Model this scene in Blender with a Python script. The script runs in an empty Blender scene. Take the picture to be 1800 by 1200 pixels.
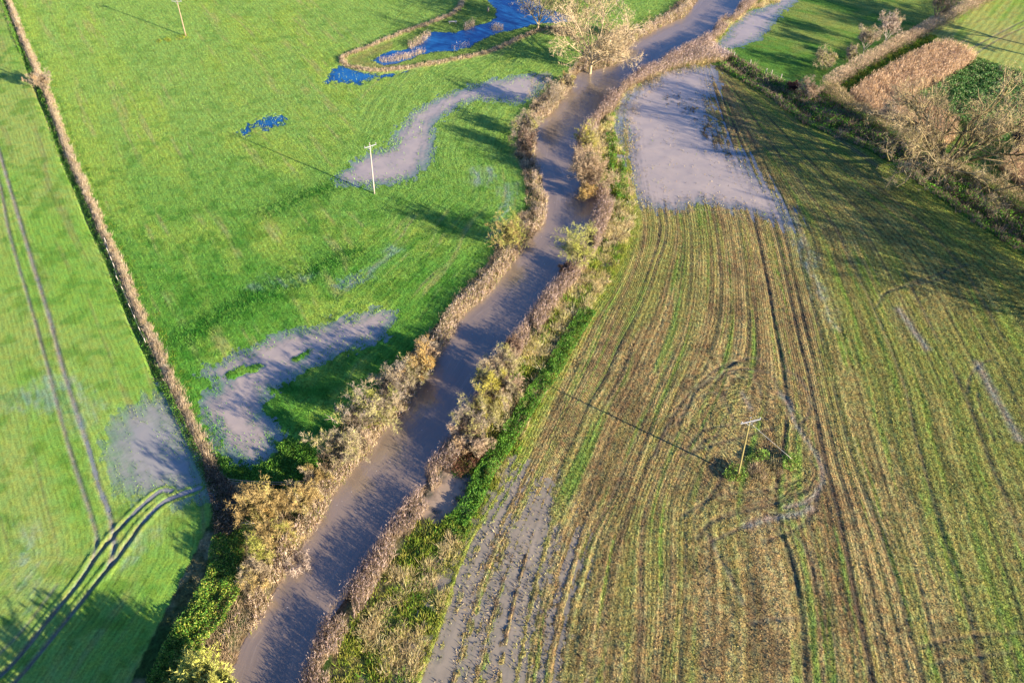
import bpy, math, random
import numpy as np
from math import radians, sin, cos, tan, atan2, pi, hypot

rng = np.random.default_rng(7)
SC = bpy.context.scene
COL = SC.collection
F32 = np.float32

# ------------------------------------------------------------------ camera model
PW, PH, FPX = 1800.0, 1200.0, 1400.0
TH, ROLL, CH = radians(45.9), radians(-0.96), 80.0
SUN_AZ, SUN_EL = radians(148.3 + 180.0), radians(15.5)      # direction TOWARDS the sun
_c, _s = cos(ROLL), sin(ROLL)
_R = np.array([1.0, 0, 0]); _D = np.array([0, -sin(TH), -cos(TH)]); _F = np.array([0, cos(TH), -sin(TH)])
AX = _c * _R + _s * _D
AY = -_s * _R + _c * _D

def G(px, z=0.0):
    """point(s) of the photograph -> place on the level z (metres, ground = 0)."""
    p = np.atleast_2d(np.asarray(px, float))
    u = (p[:, :1] - PW / 2) / FPX; v = (p[:, 1:2] - PH / 2) / FPX
    d = u * AX + v * AY + _F
    t = (z - CH) / d[:, 2:3]
    return (d * t)[:, :2]

def proj(x, y, z=0.0):
    P = np.stack([x, y, np.zeros_like(x) + z - CH], -1)
    d = P @ _F
    return PW / 2 + FPX * (P @ AX) / d, PH / 2 + FPX * (P @ AY) / d

def G3(px, z=0.0):
    g = G(px, z)[0]
    return np.array([g[0], g[1], z])

# ------------------------------------------------------------------ noise and distance helpers
def _hash(ix, iy, seed):
    h = (ix.astype(np.int64) * 374761393 + iy.astype(np.int64) * 668265263 + seed * 982451653) & 0xFFFFFFFF
    h = ((h ^ (h >> 13)) * 1274126177) & 0xFFFFFFFF
    h = h ^ (h >> 16)
    return (h & 0xFFFFFF).astype(F32) / F32(0xFFFFFF)

def vn(x, y, seed=0):
    ix = np.floor(x); iy = np.floor(y)
    fx = (x - ix).astype(F32); fy = (y - iy).astype(F32)
    fx = fx * fx * (3 - 2 * fx); fy = fy * fy * (3 - 2 * fy)
    ix = ix.astype(np.int64); iy = iy.astype(np.int64)
    a = _hash(ix, iy, seed); b = _hash(ix + 1, iy, seed); c = _hash(ix, iy + 1, seed); d = _hash(ix + 1, iy + 1, seed)
    return (a * (1 - fx) + b * fx) * (1 - fy) + (c * (1 - fx) + d * fx) * fy

def fbm(x, y, seed=0, octv=4):
    r = 0; a = 0.5; t = 0
    for k in range(octv):
        r = r + a * vn(x * 2 ** k + 17.3 * k, y * 2 ** k - 9.1 * k, seed + k * 13); t += a; a *= 0.5
    return r / t

def sstep(a, b, x):
    t = np.clip((x - a) / (b - a), 0, 1)
    return t * t * (3 - 2 * t)

def pip(x, y, poly):
    r = np.zeros(x.shape, bool); n = len(poly)
    mnx, mny = poly.min(0); mxx, mxy = poly.max(0)
    m = (x >= mnx) & (x <= mxx) & (y >= mny) & (y <= mxy)
    if not m.any(): return r
    xx = x[m]; yy = y[m]; q = np.zeros(xx.shape, bool)
    for i in range(n):
        x0, y0 = poly[i]; x1, y1 = poly[(i + 1) % n]
        if y0 == y1: continue
        q ^= ((y0 > yy) != (y1 > yy)) & (xx < (x1 - x0) * (yy - y0) / (y1 - y0) + x0)
    r[m] = q
    return r

def dline(x, y, pts):
    """distance to a polyline, side (+ = right of its direction) and arc length of the foot."""
    best = np.full(x.shape, 1e9, F32); side = np.zeros(x.shape, F32); arc = np.zeros(x.shape, F32); L = 0.0
    for i in range(len(pts) - 1):
        x0, y0 = pts[i]; x1, y1 = pts[i + 1]; dx, dy = x1 - x0, y1 - y0; l = hypot(dx, dy)
        if l < 1e-6: continue
        t = np.clip(((x - x0) * dx + (y - y0) * dy) / (l * l), 0, 1)
        ex = x - x0 - t * dx; ey = y - y0 - t * dy
        d = np.sqrt(ex * ex + ey * ey)
        m = d < best
        best = np.where(m, d, best); side = np.where(m, np.sign(dy * (x - x0) - dx * (y - y0)), side); arc = np.where(m, L + t * l, arc)
        L += l
    return best, side, arc

def sdist(x, y, poly, reach=4.0):
    """signed distance to a polygon: + inside; only computed within reach of it."""
    out = np.full(x.shape, -reach, F32)
    mn = poly.min(0) - reach; mx = poly.max(0) + reach
    m = (x > mn[0]) & (x < mx[0]) & (y > mn[1]) & (y < mx[1])
    if not m.any(): return out
    xx, yy = x[m], y[m]
    d, _, _ = dline(xx, yy, np.vstack([poly, poly[:1]]))
    ins = pip(xx, yy, poly)
    out[m] = np.where(ins, d, -np.minimum(d, reach))
    return out

def smooth(pts, n=4):
    """Catmull-Rom through the points."""
    P = np.asarray(pts, float); Q = np.vstack([2 * P[0] - P[1], P, 2 * P[-1] - P[-2]]); out = []
    for i in range(1, len(Q) - 2):
        for k in range(n):
            t = k / n
            out.append(0.5 * (2 * Q[i] + (Q[i + 1] - Q[i - 1]) * t + (2 * Q[i - 1] - 5 * Q[i] + 4 * Q[i + 1] - Q[i + 2]) * t * t + (3 * Q[i] - 3 * Q[i + 1] + Q[i + 2] - Q[i - 1]) * t ** 3))
    out.append(P[-1])
    return np.array(out)

# ------------------------------------------------------------------ lines traced on the photograph
RIV_L = [(1330,-60),(1285,-35),(1245,-8),(1227,0),(1220,11),(1201,30),(1186,37),(1161,47),(1142,58),(1117,70),(1098,84),(1092,103),(1078,115),(1043,124),(1018,127),(1012,140),(992,168),(975,191),(964,203),(946,214),(939,238),(937,279),(945,297),(952,312),(956,335),(959,355),(956,378),(953,396),(938,410),(922,432),(900,463),(880,487),(857,517),(833,537),(813,553),(797,580),(785,603),(767,630),(753,653),(730,683),(713,720),(693,737),(667,763),(647,797),(630,810),(607,840),(579,873),(567,907),(550,930),(530,962),(513,987),(490,1027),(470,1063),(450,1097),(429,1127),(417,1160),(400,1197),(378,1260),(350,1340),(262,1620)]
RIV_R = [(1420,-60),(1370,-38),(1316,0),(1298,16),(1282,30),(1262,44),(1254,57),(1233,72),(1212,84),(1190,92),(1170,106),(1150,118),(1124,129),(1107,142),(1090,152),(1073,166),(1060,188),(1043,210),(1028,228),(1018,245),(1014,285),(1022,322),(1044,345),(1052,355),(1046,380),(1038,400),(1014,452),(1001,470),(991,486),(978,500),(962,515),(949,534),(936,552),(919,578),(896,603),(874,640),(855,680),(838,706),(812,738),(790,770),(776,797),(757,820),(748,848),(728,872),(702,905),(675,946),(645,990),(619,1030),(605,1054),(579,1088),(558,1130),(544,1170),(533,1207),(512,1270),(495,1340),(425,1620)]
BANK_L = [(1300,-60),(1250,-35),(1197,0),(1178,17),(1156,36),(1130,52),(1075,60),(1035,80),(1025,92),(1008,122),(985,145),(945,172),(927,200),(914,220),(910,256),(905,272),(914,285),(921,310),(925,344),(920,372),(893,400),(873,433),(865,452),(833,490),(800,523),(767,570),(743,596),(707,636),(677,662),(667,688),(633,712),(603,740),(592,752),(577,780),(562,800),(558,828),(542,850)]
STRIP_R = [(1470,-60),(1420,-20),(1384,0),(1352,7),(1331,14),(1307,20),(1290,30),(1268,48),(1256,62),(1262,84),(1280,92),(1262,108),(1248,112),(1222,112),(1174,125),(1137,138),(1099,153),(1080,189),(1076,230),(1094,268),(1104,310),(1112,355),(1110,398),(1097,440),(1075,485),(1036,542),(1010,580),(997,613),(967,667),(947,710),(920,760),(907,797),(893,812),(870,863),(833,920),(810,967),(790,1027),(773,1077),(760,1120),(740,1167),(727,1197),(705,1260),(680,1340),(590,1620)]
DITCH_L = [(-40,-130),(-18,-70),(7,0),(27,50),(47,110),(70,173),(90,217),(117,293),(137,337),(160,397),(187,450),(207,500),(233,567),(260,623),(283,680),(310,730),(340,797),(360,840),(370,883),(375,933),(367,993),(357,1007),(320,1077),(300,1107),(277,1143),(250,1183),(225,1230),(170,1330),(20,1620)]
DITCH_R = [(-28,-130),(-5,-70),(18,0),(43,67),(60,103),(80,147),(103,207),(123,263),(143,307),(167,360),(187,407),(213,460),(240,527),(267,580),(290,633),(320,693),(347,747),(370,797),(385,832),(402,850)]
MARGIN = [(1228,66),(1263,117),(1318,152),(1364,179),(1411,218),(1489,249),(1559,283),(1613,322),(1683,373),(1761,424),(1800,447),(1900,510),(2050,600)]       # edge of the arable along the dark ditch
FENCE_G = [(1236,64),(1279,89),(1349,128),(1400,150),(1430,165)]
HEDGE1 = [(1452,158),(1508,122),(1586,78),(1660,40),(1725,6),(1775,-22),(1850,-60)]
HEDGE2 = [(1452,160),(1480,186),(1530,216),(1585,246),(1650,290),(1720,322),(1800,368),(1880,412),(1980,470)]

def w(pts, z=0.0, n=3):
    return smooth(G(pts, z), n)

WZ = -0.40          # river level
PZ = -0.05          # level of the flood pools
rl, rr = w(RIV_L, WZ, 2), w(RIV_R, WZ, 2)
bl, sr = w(BANK_L, 0, 2), w(STRIP_R, 0, 2)
dl, dr_ = w(DITCH_L, 0, 2), w(DITCH_R, 0, 2)
mg = w(MARGIN, 0, 2)
river_poly = np.vstack([rl, rr[::-1]])

POOLS = [  # name, label, polygon, kind, depth, edge noise, turbidity gain
 ('sinuous', 'long winding muddy pool lying across the green meadow behind the pale pole', [(596,309),(617,287),(657,267),(683,260),(697,233),(710,213),(723,197),(757,180),(803,160),(840,147),(883,137),(943,131),(965,133),(950,160),(933,174),(900,181),(863,176),(833,178),(803,191),(780,204),(763,220),(763,253),(750,283),(733,307),(710,317),(677,325),(627,326),(600,322)], 'mud', .16, .5, 1.0),
 ('bluespot', 'small ragged patch of bright blue flood water in the meadow', [(414,234),(433,220),(460,209),(490,202),(503,212),(480,221),(455,229),(430,237)], 'clear', .10, 1.1, 1.0),
 ('lower', 'broad muddy pool with a grass island in the near corner of the meadow', [(352,657),(380,640),(400,627),(437,613),(473,597),(517,583),(560,577),(597,560),(627,553),(653,543),(690,550),(673,593),(633,607),(600,623),(567,636),(533,652),(493,673),(467,700),(467,733),(493,760),(480,780),(467,797),(443,813),(410,800),(383,767),(353,717),(363,693),(383,677),(367,663)], 'mud', .16, .6, 1.0),
 ('mid', 'little grey puddle in the middle of the bright green meadow', [(592,492),(615,478),(640,478),(648,490),(625,502),(600,506)], 'mud', .08, 1.0, .6),
 ('mid2', 'faint thin streak of water leading away from the little grey puddle', [(640,478),(665,455),(690,438),(700,442),(680,465),(655,485)], 'wet', .05, 1.2, .5),
 ('wisp', 'faint bluish wet streak in the dark tufted grass of the meadow', [(445,502),(480,488),(540,484),(545,492),(500,500),(455,508)], 'wet', .05, 1.2, .5),
 ('east', 'small shallow puddle in the striped grass close to the left river bank', [(830,300),(848,296),(866,300),(864,318),(845,324),(832,320)], 'wet', .05, 1.0, .6),
 ('east2', 'narrow shallow puddle in the furrows beside the left river bank', [(880,323),(900,324),(905,350),(885,400),(862,420),(855,410),(876,380),(884,350)], 'wet', .05, 1.0, .5),
 ('oxbow', 'bright blue water of the old river loop', [(656,107),(668,98),(691,91),(716,87),(739,73),(755,59),(778,58),(796,60),(812,55),(832,46),(862,39),(876,25),(867,9),(857,0),(845,-30),(850,-70),(925,-60),(935,-15),(955,16),(967,19),(987,25),(1012,33),(992,38),(973,40),(947,40),(925,47),(907,50),(888,54),(867,59),(851,66),(823,82),(796,89),(755,91),(728,101),(709,108),(678,113)], 'clear', .5, .35, 1.0),
 ('outer', 'blue flood water lying outside the straw bank at the tip of the oxbow', [(562,147),(580,134),(600,113),(618,118),(641,127),(673,130),(709,125),(724,124),(690,134),(653,141),(630,148),(596,143),(573,148)], 'clear', .12, .9, 1.0),
 ('north', 'mauve flood pool between the far river bank and the shaded pasture', [(1259,84),(1278,85),(1307,82),(1326,73),(1344,60),(1358,44),(1373,25),(1392,4),(1408,-12),(1380,-4),(1352,9),(1331,18),(1307,25),(1299,35),(1284,50),(1273,65),(1261,79)], 'mud', .16, .4, 1.0),
 ('arable', 'large muddy flood pool at the top of the stubble field', [(1189,120),(1240,118),(1256,130),(1250,163),(1244,183),(1258,229),(1270,253),(1297,272),(1322,303),(1352,334),(1378,366),(1386,395),(1360,388),(1333,376),(1294,370),(1256,358),(1217,362),(1186,370),(1139,358),(1119,340),(1108,292),(1100,241),(1088,215),(1082,190),(1095,165),(1123,150),(1150,138),(1170,126)], 'mud', .15, .55, 1.0),
 ('strip', 'narrow blue flooded strip between the reeds and the stubble field', [(1104,152),(1140,138),(1170,128),(1165,140),(1120,165),(1105,200),(1100,245),(1104,290),(1096,300),(1084,262),(1076,230),(1080,190)], 'clear2', .14, .5, .9),
 ('tail', 'bluish wet wheel track running down from the large flood pool', [(1378,364),(1398,380),(1425,440),(1452,520),(1470,570),(1455,560),(1425,490),(1395,420)], 'wet', .05, .9, .55),
 ('near', 'flooded near corner of the stubble field with rows of stubble standing out', [(905,832),(925,850),(955,885),(985,915),(1004,950),(1012,985),(990,1030),(975,1080),(955,1130),(945,1215),(940,1300),(690,1330),(722,1230),(757,1135),(785,1055),(813,978),(840,922),(874,862)], 'mud3', .075, .55, 1.0),
 ('side', 'still brown pool between the pink reeds and the green nettle strip', [(792,832),(812,846),(812,876),(786,906),(752,904),(738,888),(766,856)], 'mud2', .30, .2, 1.0),
 ('left', 'grey flood pool against the straw bank in the left crop field', [(184,797),(195,752),(217,727),(247,715),(265,698),(292,703),(318,735),(346,795),(362,838),(368,880),(340,868),(315,884),(290,870),(247,889),(217,869),(198,845),(180,812)], 'mud', .16, .7, .7),
 ('lw1', 'faint wet sheen across the wheel tracks of the left crop field', [(-10,690),(40,680),(70,660),(150,690),(165,740),(140,760),(90,725),(40,712),(-10,715)], 'wet', .05, 1.2, .42),
 ('lw2', 'faint wet streak in the near part of the left crop field', [(32,905),(52,920),(58,990),(80,1050),(40,1070),(25,1000)], 'wet', .05, 1.2, .42),
 ('lw3', 'thin wet patch beside the curving wheel tracks', [(228,965),(250,935),(262,938),(255,960),(235,985)], 'wet', .05, 1.2, .42),
]
ISLANDS = [[(398,656),(425,645),(455,637),(464,645),(440,656),(412,666)], [(515,628),(540,612),(545,620),(522,636)]]

# ------------------------------------------------------------------ ground grid
ST = 0.25
BX0, BX1, BY0, BY1 = -148, 160, 16, 228
nx = int((BX1 - BX0) / ST) + 1; ny = int((BY1 - BY0) / ST) + 1
gx = BX0 + ST * np.arange(nx); gy = BY0 + ST * np.arange(ny)
BS = 4.0
nbx = int((BX1 - BX0) / BS); nby = int((BY1 - BY0) / BS)
cbx, cby = np.meshgrid(BX0 + BS * (np.arange(nbx) + .5), BY0 + BS * (np.arange(nby) + .5))
ppx, ppy = proj(cbx, cby)
fineblk = (ppx > -260) & (ppx < 2060) & (ppy > -62) & (ppy < 1540)
cellfine = np.repeat(np.repeat(fineblk, 16, 0), 16, 1)                 # (ny-1, nx-1)
vmask = np.zeros((ny, nx), bool)
vmask[:-1, :-1] |= cellfine; vmask[1:, :-1] |= cellfine; vmask[:-1, 1:] |= cellfine; vmask[1:, 1:] |= cellfine
iy, ix = np.nonzero(vmask)
X = gx[ix].astype(F32); Y = gy[iy].astype(F32); N = len(X)
vid = np.full((ny, nx), -1, np.int64); vid[iy, ix] = np.arange(N)

R_PAST, R_LEFT, R_MEAD, R_BANK, R_ARAB, R_FAR, R_PLOT, R_CROP = range(8)
reg = np.full(N, R_PAST, np.int8)
FAR = G([(-400,-130)])[0]
left_poly = np.vstack([G([(-600,-130)]), dl, G([(-900,1640)])])
dd, ds, darc = dline(X, Y, dl)
reg[pip(X, Y, left_poly)] = R_LEFT
ditch_poly = np.vstack([dl[:len(dl)], G([(420,1330)]), rl[::-1][:1], G([(540,850),(402,850)]), dr_[::-1]])
mead_poly = np.vstack([dr_, G([(540,850)]), bl[::-1]])
bank_l_poly = np.vstack([dl[np.argmin(np.hypot(*(dl - G([(340,797)])[0]).T)):], rl[::-1], bl, G([(402,850)])])
reg[pip(X, Y, np.vstack([dl, dr_[::-1]]))] = R_BANK
reg[pip(X, Y, mead_poly)] = R_MEAD
reg[pip(X, Y, bank_l_poly)] = R_BANK
reg[pip(X, Y, river_poly)] = R_BANK
reg[pip(X, Y, np.vstack([rr, sr[::-1]]))] = R_BANK
# arable: right of the strip, left of the margin
i0 = int(np.argmin(np.hypot(*(sr - G([(1248,112)])[0]).T)))
arab_poly = np.vstack([sr[i0:], G([(2700,1640),(2700,700)]), mg[::-1][:-2]])
reg[pip(X, Y, arab_poly)] = R_ARAB
# rough ditch strip between the arable and hedge2 / fence
margin_poly = np.vstack([mg, G(HEDGE2)[::-1], G(FENCE_G)[::-1]])
reg[pip(X, Y, margin_poly)] = R_FAR
h1 = G(HEDGE1); h2 = G(HEDGE2)
plot_poly = np.vstack([h1[::-1], h2, G([(2100,400),(1990,180),(1800,128),(1711,97),(1620,66),(1735,2),(1860,-60)])])
crop_poly = np.vstack([G([(1860,-66),(1735,0),(1618,65),(1711,98),(1800,130),(1990,182),(2200,190),(2100,-66)])])
reg[pip(X, Y, plot_poly)] = R_PLOT
reg[pip(X, Y, crop_poly)] = R_CROP

# river / ditch distances
driv = sdist(X, Y, river_poly, 14.0)          # + inside the water
d_dl, s_dl, a_dl = dd, ds, darc
d_dr, s_dr, a_dr = dline(X, Y, dr_)
d_bl, s_bl, a_bl = dline(X, Y, bl)
d_mg, s_mg, a_mg = dline(X, Y, mg)

# ------------------------------------------------------------------ drilling rows: (s across, t along)
S = np.zeros(N, F32); T = np.zeros(N, F32)
S[:] = X * 0.55 + Y * 0.83; T[:] = X * 0.83 - Y * 0.55
m = reg == R_LEFT; S[m] = d_dl[m]; T[m] = a_dl[m]
m = reg == R_MEAD
usebank = d_bl < d_dr * 0.62
S[m] = np.where(usebank, d_bl, d_dr)[m]; T[m] = np.where(usebank, a_bl + 300, a_dr)[m]
m = reg == R_CROP; S[m] = X[m] * 0.80 - Y[m] * 0.60; T[m] = X[m] * .6 + Y[m] * .8
CURV = [
 [(1108,150),(1085,200),(1100,300),(1112,398),(1077,487),(1030,550),(997,613),(947,710),(907,797),(870,863),(810,967),(773,1077),(727,1197),(680,1340)],
 [(1125,150),(1112,230),(1122,320),(1132,400),(1120,470),(1080,560),(1040,650),(995,740),(945,840),(890,960),(850,1070),(815,1200),(780,1340)],
 [(1150,140),(1155,300),(1172,400),(1155,460),(1130,530),(1092,600),(1065,660),(1035,710),(1000,790),(960,880),(930,980),(905,1080),(885,1200),(868,1340)],
 [(1185,120),(1200,300),(1215,420),(1210,520),(1195,590),(1165,660),(1125,750),(1105,800),(1073,880),(1040,940),(1013,1020),(990,1110),(975,1200),(960,1340)],
 [(1210,118),(1240,300),(1262,420),(1268,520),(1255,600),(1225,680),(1180,780),(1150,850),(1130,920),(1127,990),(1125,1100),(1117,1200),(1108,1340)],
 [(1230,116),(1275,300),(1300,400),(1312,500),(1315,600),(1290,700),(1240,800),(1208,880),(1205,950),(1205,1030),(1200,1110),(1193,1200),(1188,1340)],
 [(1240,115),(1300,300),(1328,400),(1350,500),(1362,570),(1377,650),(1383,730),(1372,810),(1362,880),(1376,950),(1396,1010),(1408,1080),(1415,1200),(1420,1340)],
 [(1247,114),(1322,300),(1360,400),(1375,460),(1390,530),(1405,600),(1418,650),(1435,730),(1450,810),(1470,890),(1485,960),(1500,1040),(1518,1120),(1532,1200),(1552,1340)],
 [(1253,113),(1350,300),(1395,400),(1410,470),(1435,560),(1455,640),(1475,720),(1500,810),(1525,880),(1555,960),(1580,1040),(1600,1120),(1622,1200),(1655,1340)],
 [(1258,113),(1390,300),(1468,400),(1490,450),(1530,530),(1560,600),(1590,680),(1608,760),(1630,840),(1655,930),(1682,1010),(1707,1090),(1735,1200),(1770,1340)],
 [(1263,114),(1430,290),(1530,390),(1575,450),(1600,500),(1630,560),(1660,620),(1690,680),(1715,740),(1740,810),(1770,880),(1800,960),(1840,1080),(1880,1200),(1925,1340)],
 [(1270,116),(1480,280),(1600,375),(1680,455),(1720,515),(1760,590),(1800,660),(1850,760),(1900,870),(1960,1000),(2050,1200),(2110,1340)],
 [(1275,118),(1559,286),(1683,376),(1800,450),(1900,540),(2000,680),(2100,850),(2200,1100),(2300,1340)],
]
CURV = [w(c + [(c[-1][0] + (c[-1][0] - c[-2][0]) * 2.0, c[-1][1] + (c[-1][1] - c[-2][1]) * 2.0)], 0, 3) for c in CURV]
am = np.nonzero(reg == R_ARAB)[0]
ax_, ay_ = X[am], Y[am]
sd = []
tt = np.zeros(len(am), F32); tb = np.full(len(am), 1e9, F32)
for c in CURV:
    d, sg, arc = dline(ax_, ay_, c)
    sd.append(-d * sg)          # curves run from far to near, so their right-hand side is the picture's left
    mm = d < tb; tb = np.where(mm, d, tb); tt = np.where(mm, arc, tt)
sd = np.array(sd)
lev = np.full(len(am), -1.0, F32); bw = np.full(len(am), 4.0, F32)
for k in range(len(CURV) - 1):
    mm = (sd[k] >= 0) & (sd[k + 1] < 0)
    q = sd[k] / np.maximum(sd[k] - sd[k + 1], 1e-3)
    lev = np.where(mm, k + q, lev); bw = np.where(mm, sd[k] - sd[k + 1], bw)
lev = np.where(sd[-1] >= 0, len(CURV) - 1 + sd[-1] / 5.0, lev)
lev = np.where((lev < 0), -np.abs(sd[0]) / 5.0, lev)
S[am] = lev * 5.0; T[am] = tt
# the tractor swung round the pole: rows run in rings there
_e = [G([p])[0] for p in ((1190,775),(1448,790),(1310,628),(1335,905))]
rcx, rcy = (_e[0][0] + _e[1][0]) / 2, (_e[2][1] + _e[3][1]) / 2
rrx, rry = (_e[1][0] - _e[0][0]) / 2, (_e[2][1] - _e[3][1]) / 2
rq = np.hypot((X - rcx) / rrx, (Y - rcy) / rry) + (fbm(X * .25, Y * .25, 131, 3) - .5) * .45
inring = (reg == R_ARAB) & (rq < .96)
RA = np.arctan2((Y - rcy) / rry, (X - rcx) / rrx)
S[inring] = rq[inring] * 8.5; T[inring] = RA[inring] * 7.0

# ------------------------------------------------------------------ wheel tracks (mask: width, depth of colour)
rut = np.zeros(N, F32); ruth = np.zeros(N, F32); wetm = np.zeros(N, F32)
def track(pts, width, dark=1.0, deep=.06, wet=0.0, ridge=.5, breakup=0.0, region=None):
    P = w(pts, 0, 4); mn = P.min(0) - 3; mx = P.max(0) + 3
    ii = np.nonzero((X > mn[0]) & (X < mx[0]) & (Y > mn[1]) & (Y < mx[1]))[0]
    if not len(ii): return
    d, sg, arc = dline(X[ii], Y[ii], P)
    d = d + (vn(X[ii] * 1.1, Y[ii] * 1.1, 91) - .5) * width * .5
    g = np.exp(-(d / width) ** 2)
    if breakup: g = g * sstep(breakup * .5 - .1, breakup * .5 + .35, fbm(arc * .25, arc * 0 + len(pts), 5, 2))
    rut[ii] = np.maximum(rut[ii], g * dark); wetm[ii] = np.maximum(wetm[ii], g * wet)
    sh = np.exp(-((d - 2.0 * width) / width) ** 2)
    ruth[ii] += -deep * g + deep * ridge * sh
TR1 = [(-30,240),(0,327),(13,397),(37,483),(60,560),(80,633),(100,710),(124,797),(147,867),(163,917),(170,950),(163,983)]
TR2 = [(-20,215),(0,273),(20,340),(37,397),(60,473),(87,560),(110,647),(133,720),(158,797),(173,853),(190,897),(198,933),(200,960),(193,993)]
TR3 = [(300,862),(280,863),(247,890),(227,910),(197,943),(167,980),(133,1030),(100,1070),(60,1120),(30,1157),(0,1187),(-60,1240)]
TR4 = [(350,857),(320,867),(290,880),(267,900),(243,927),(227,950),(200,987),(177,1013),(143,1057),(110,1097),(67,1150),(27,1197),(-30,1260)]
track(TR1, .20, 1.0, .10, .55); track(TR2, .24, 1.0, .10, .75)
track(TR3, .24, 1.1, .14, .35, .9); track(TR4, .24, 1.1, .14, .35, .9)
track([(100,1027),(43,1103),(0,1147),(-40,1190)], .2, .6, .05, .2)
track([(60,800),(80,883),(107,990)], .12, .5, .03); track([(0,907),(17,973),(27,1033)], .12, .5, .03); track([(15,620),(35,700),(60,800)], .10, .35, .02)
# arable tramlines follow the drilling levels
for lv, wd, dk, br, hi in [(1.0,.18,.4,.6,.02),(1.4,.16,.4,.8,.01),(1.75,.18,.5,.7,.02),(2.0,.22,.85,.45,.05),(2.45,.16,.4,.8,.01),(2.7,.16,.4,.8,.01),(3.0,.22,.85,.45,.05),(3.3,.16,.4,.8,.01),(3.6,.2,.5,.7,.02),(4.0,.2,.7,.5,.04),(4.3,.16,.4,.8,.01),(4.6,.2,.5,.7,.02),(5.0,.22,.75,.45,.04),(5.3,.16,.4,.8,.01),(5.6,.18,.5,.8,.02),
                           (6.0,.30,1.0,.35,.08),(6.5,.2,.6,.8,.02),(7.0,.28,1.1,.2,.07),(7.4,.3,.9,.5,.05),(7.72,.24,.6,.8,.02),(8.0,.34,.85,.5,.06),(8.35,.22,.6,.7,.03),(8.7,.2,.5,.8,.02),(9.0,.30,.9,.35,.05),(9.4,.22,.5,.8,.02),(9.65,.22,.6,.8,.03),(10.0,.30,.9,.35,.05),(10.35,.22,.5,.8,.02),(10.7,.22,.6,.7,.03),(11.0,.3,.8,.5,.05),(11.4,.2,.5,.8,.02)]:
    d = np.abs(lev - lv) * bw + (vn(ax_ * .9, ay_ * .9, int(lv * 100)) - .5) * .14
    g = np.exp(-(d / (wd * .85)) ** 2) * sstep(br * .45 - .12, br * .45 + .25, fbm(tt * .08, tt * 0 + lv * 7.7, 3, 3))
    rut[am] = np.maximum(rut[am], g * dk); ruth[am] += -hi * g
    dd2 = (lev - lv) * bw
    ruth[am] += hi * .55 * np.exp(-((dd2 - 2 * wd) / wd) ** 2)
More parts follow.
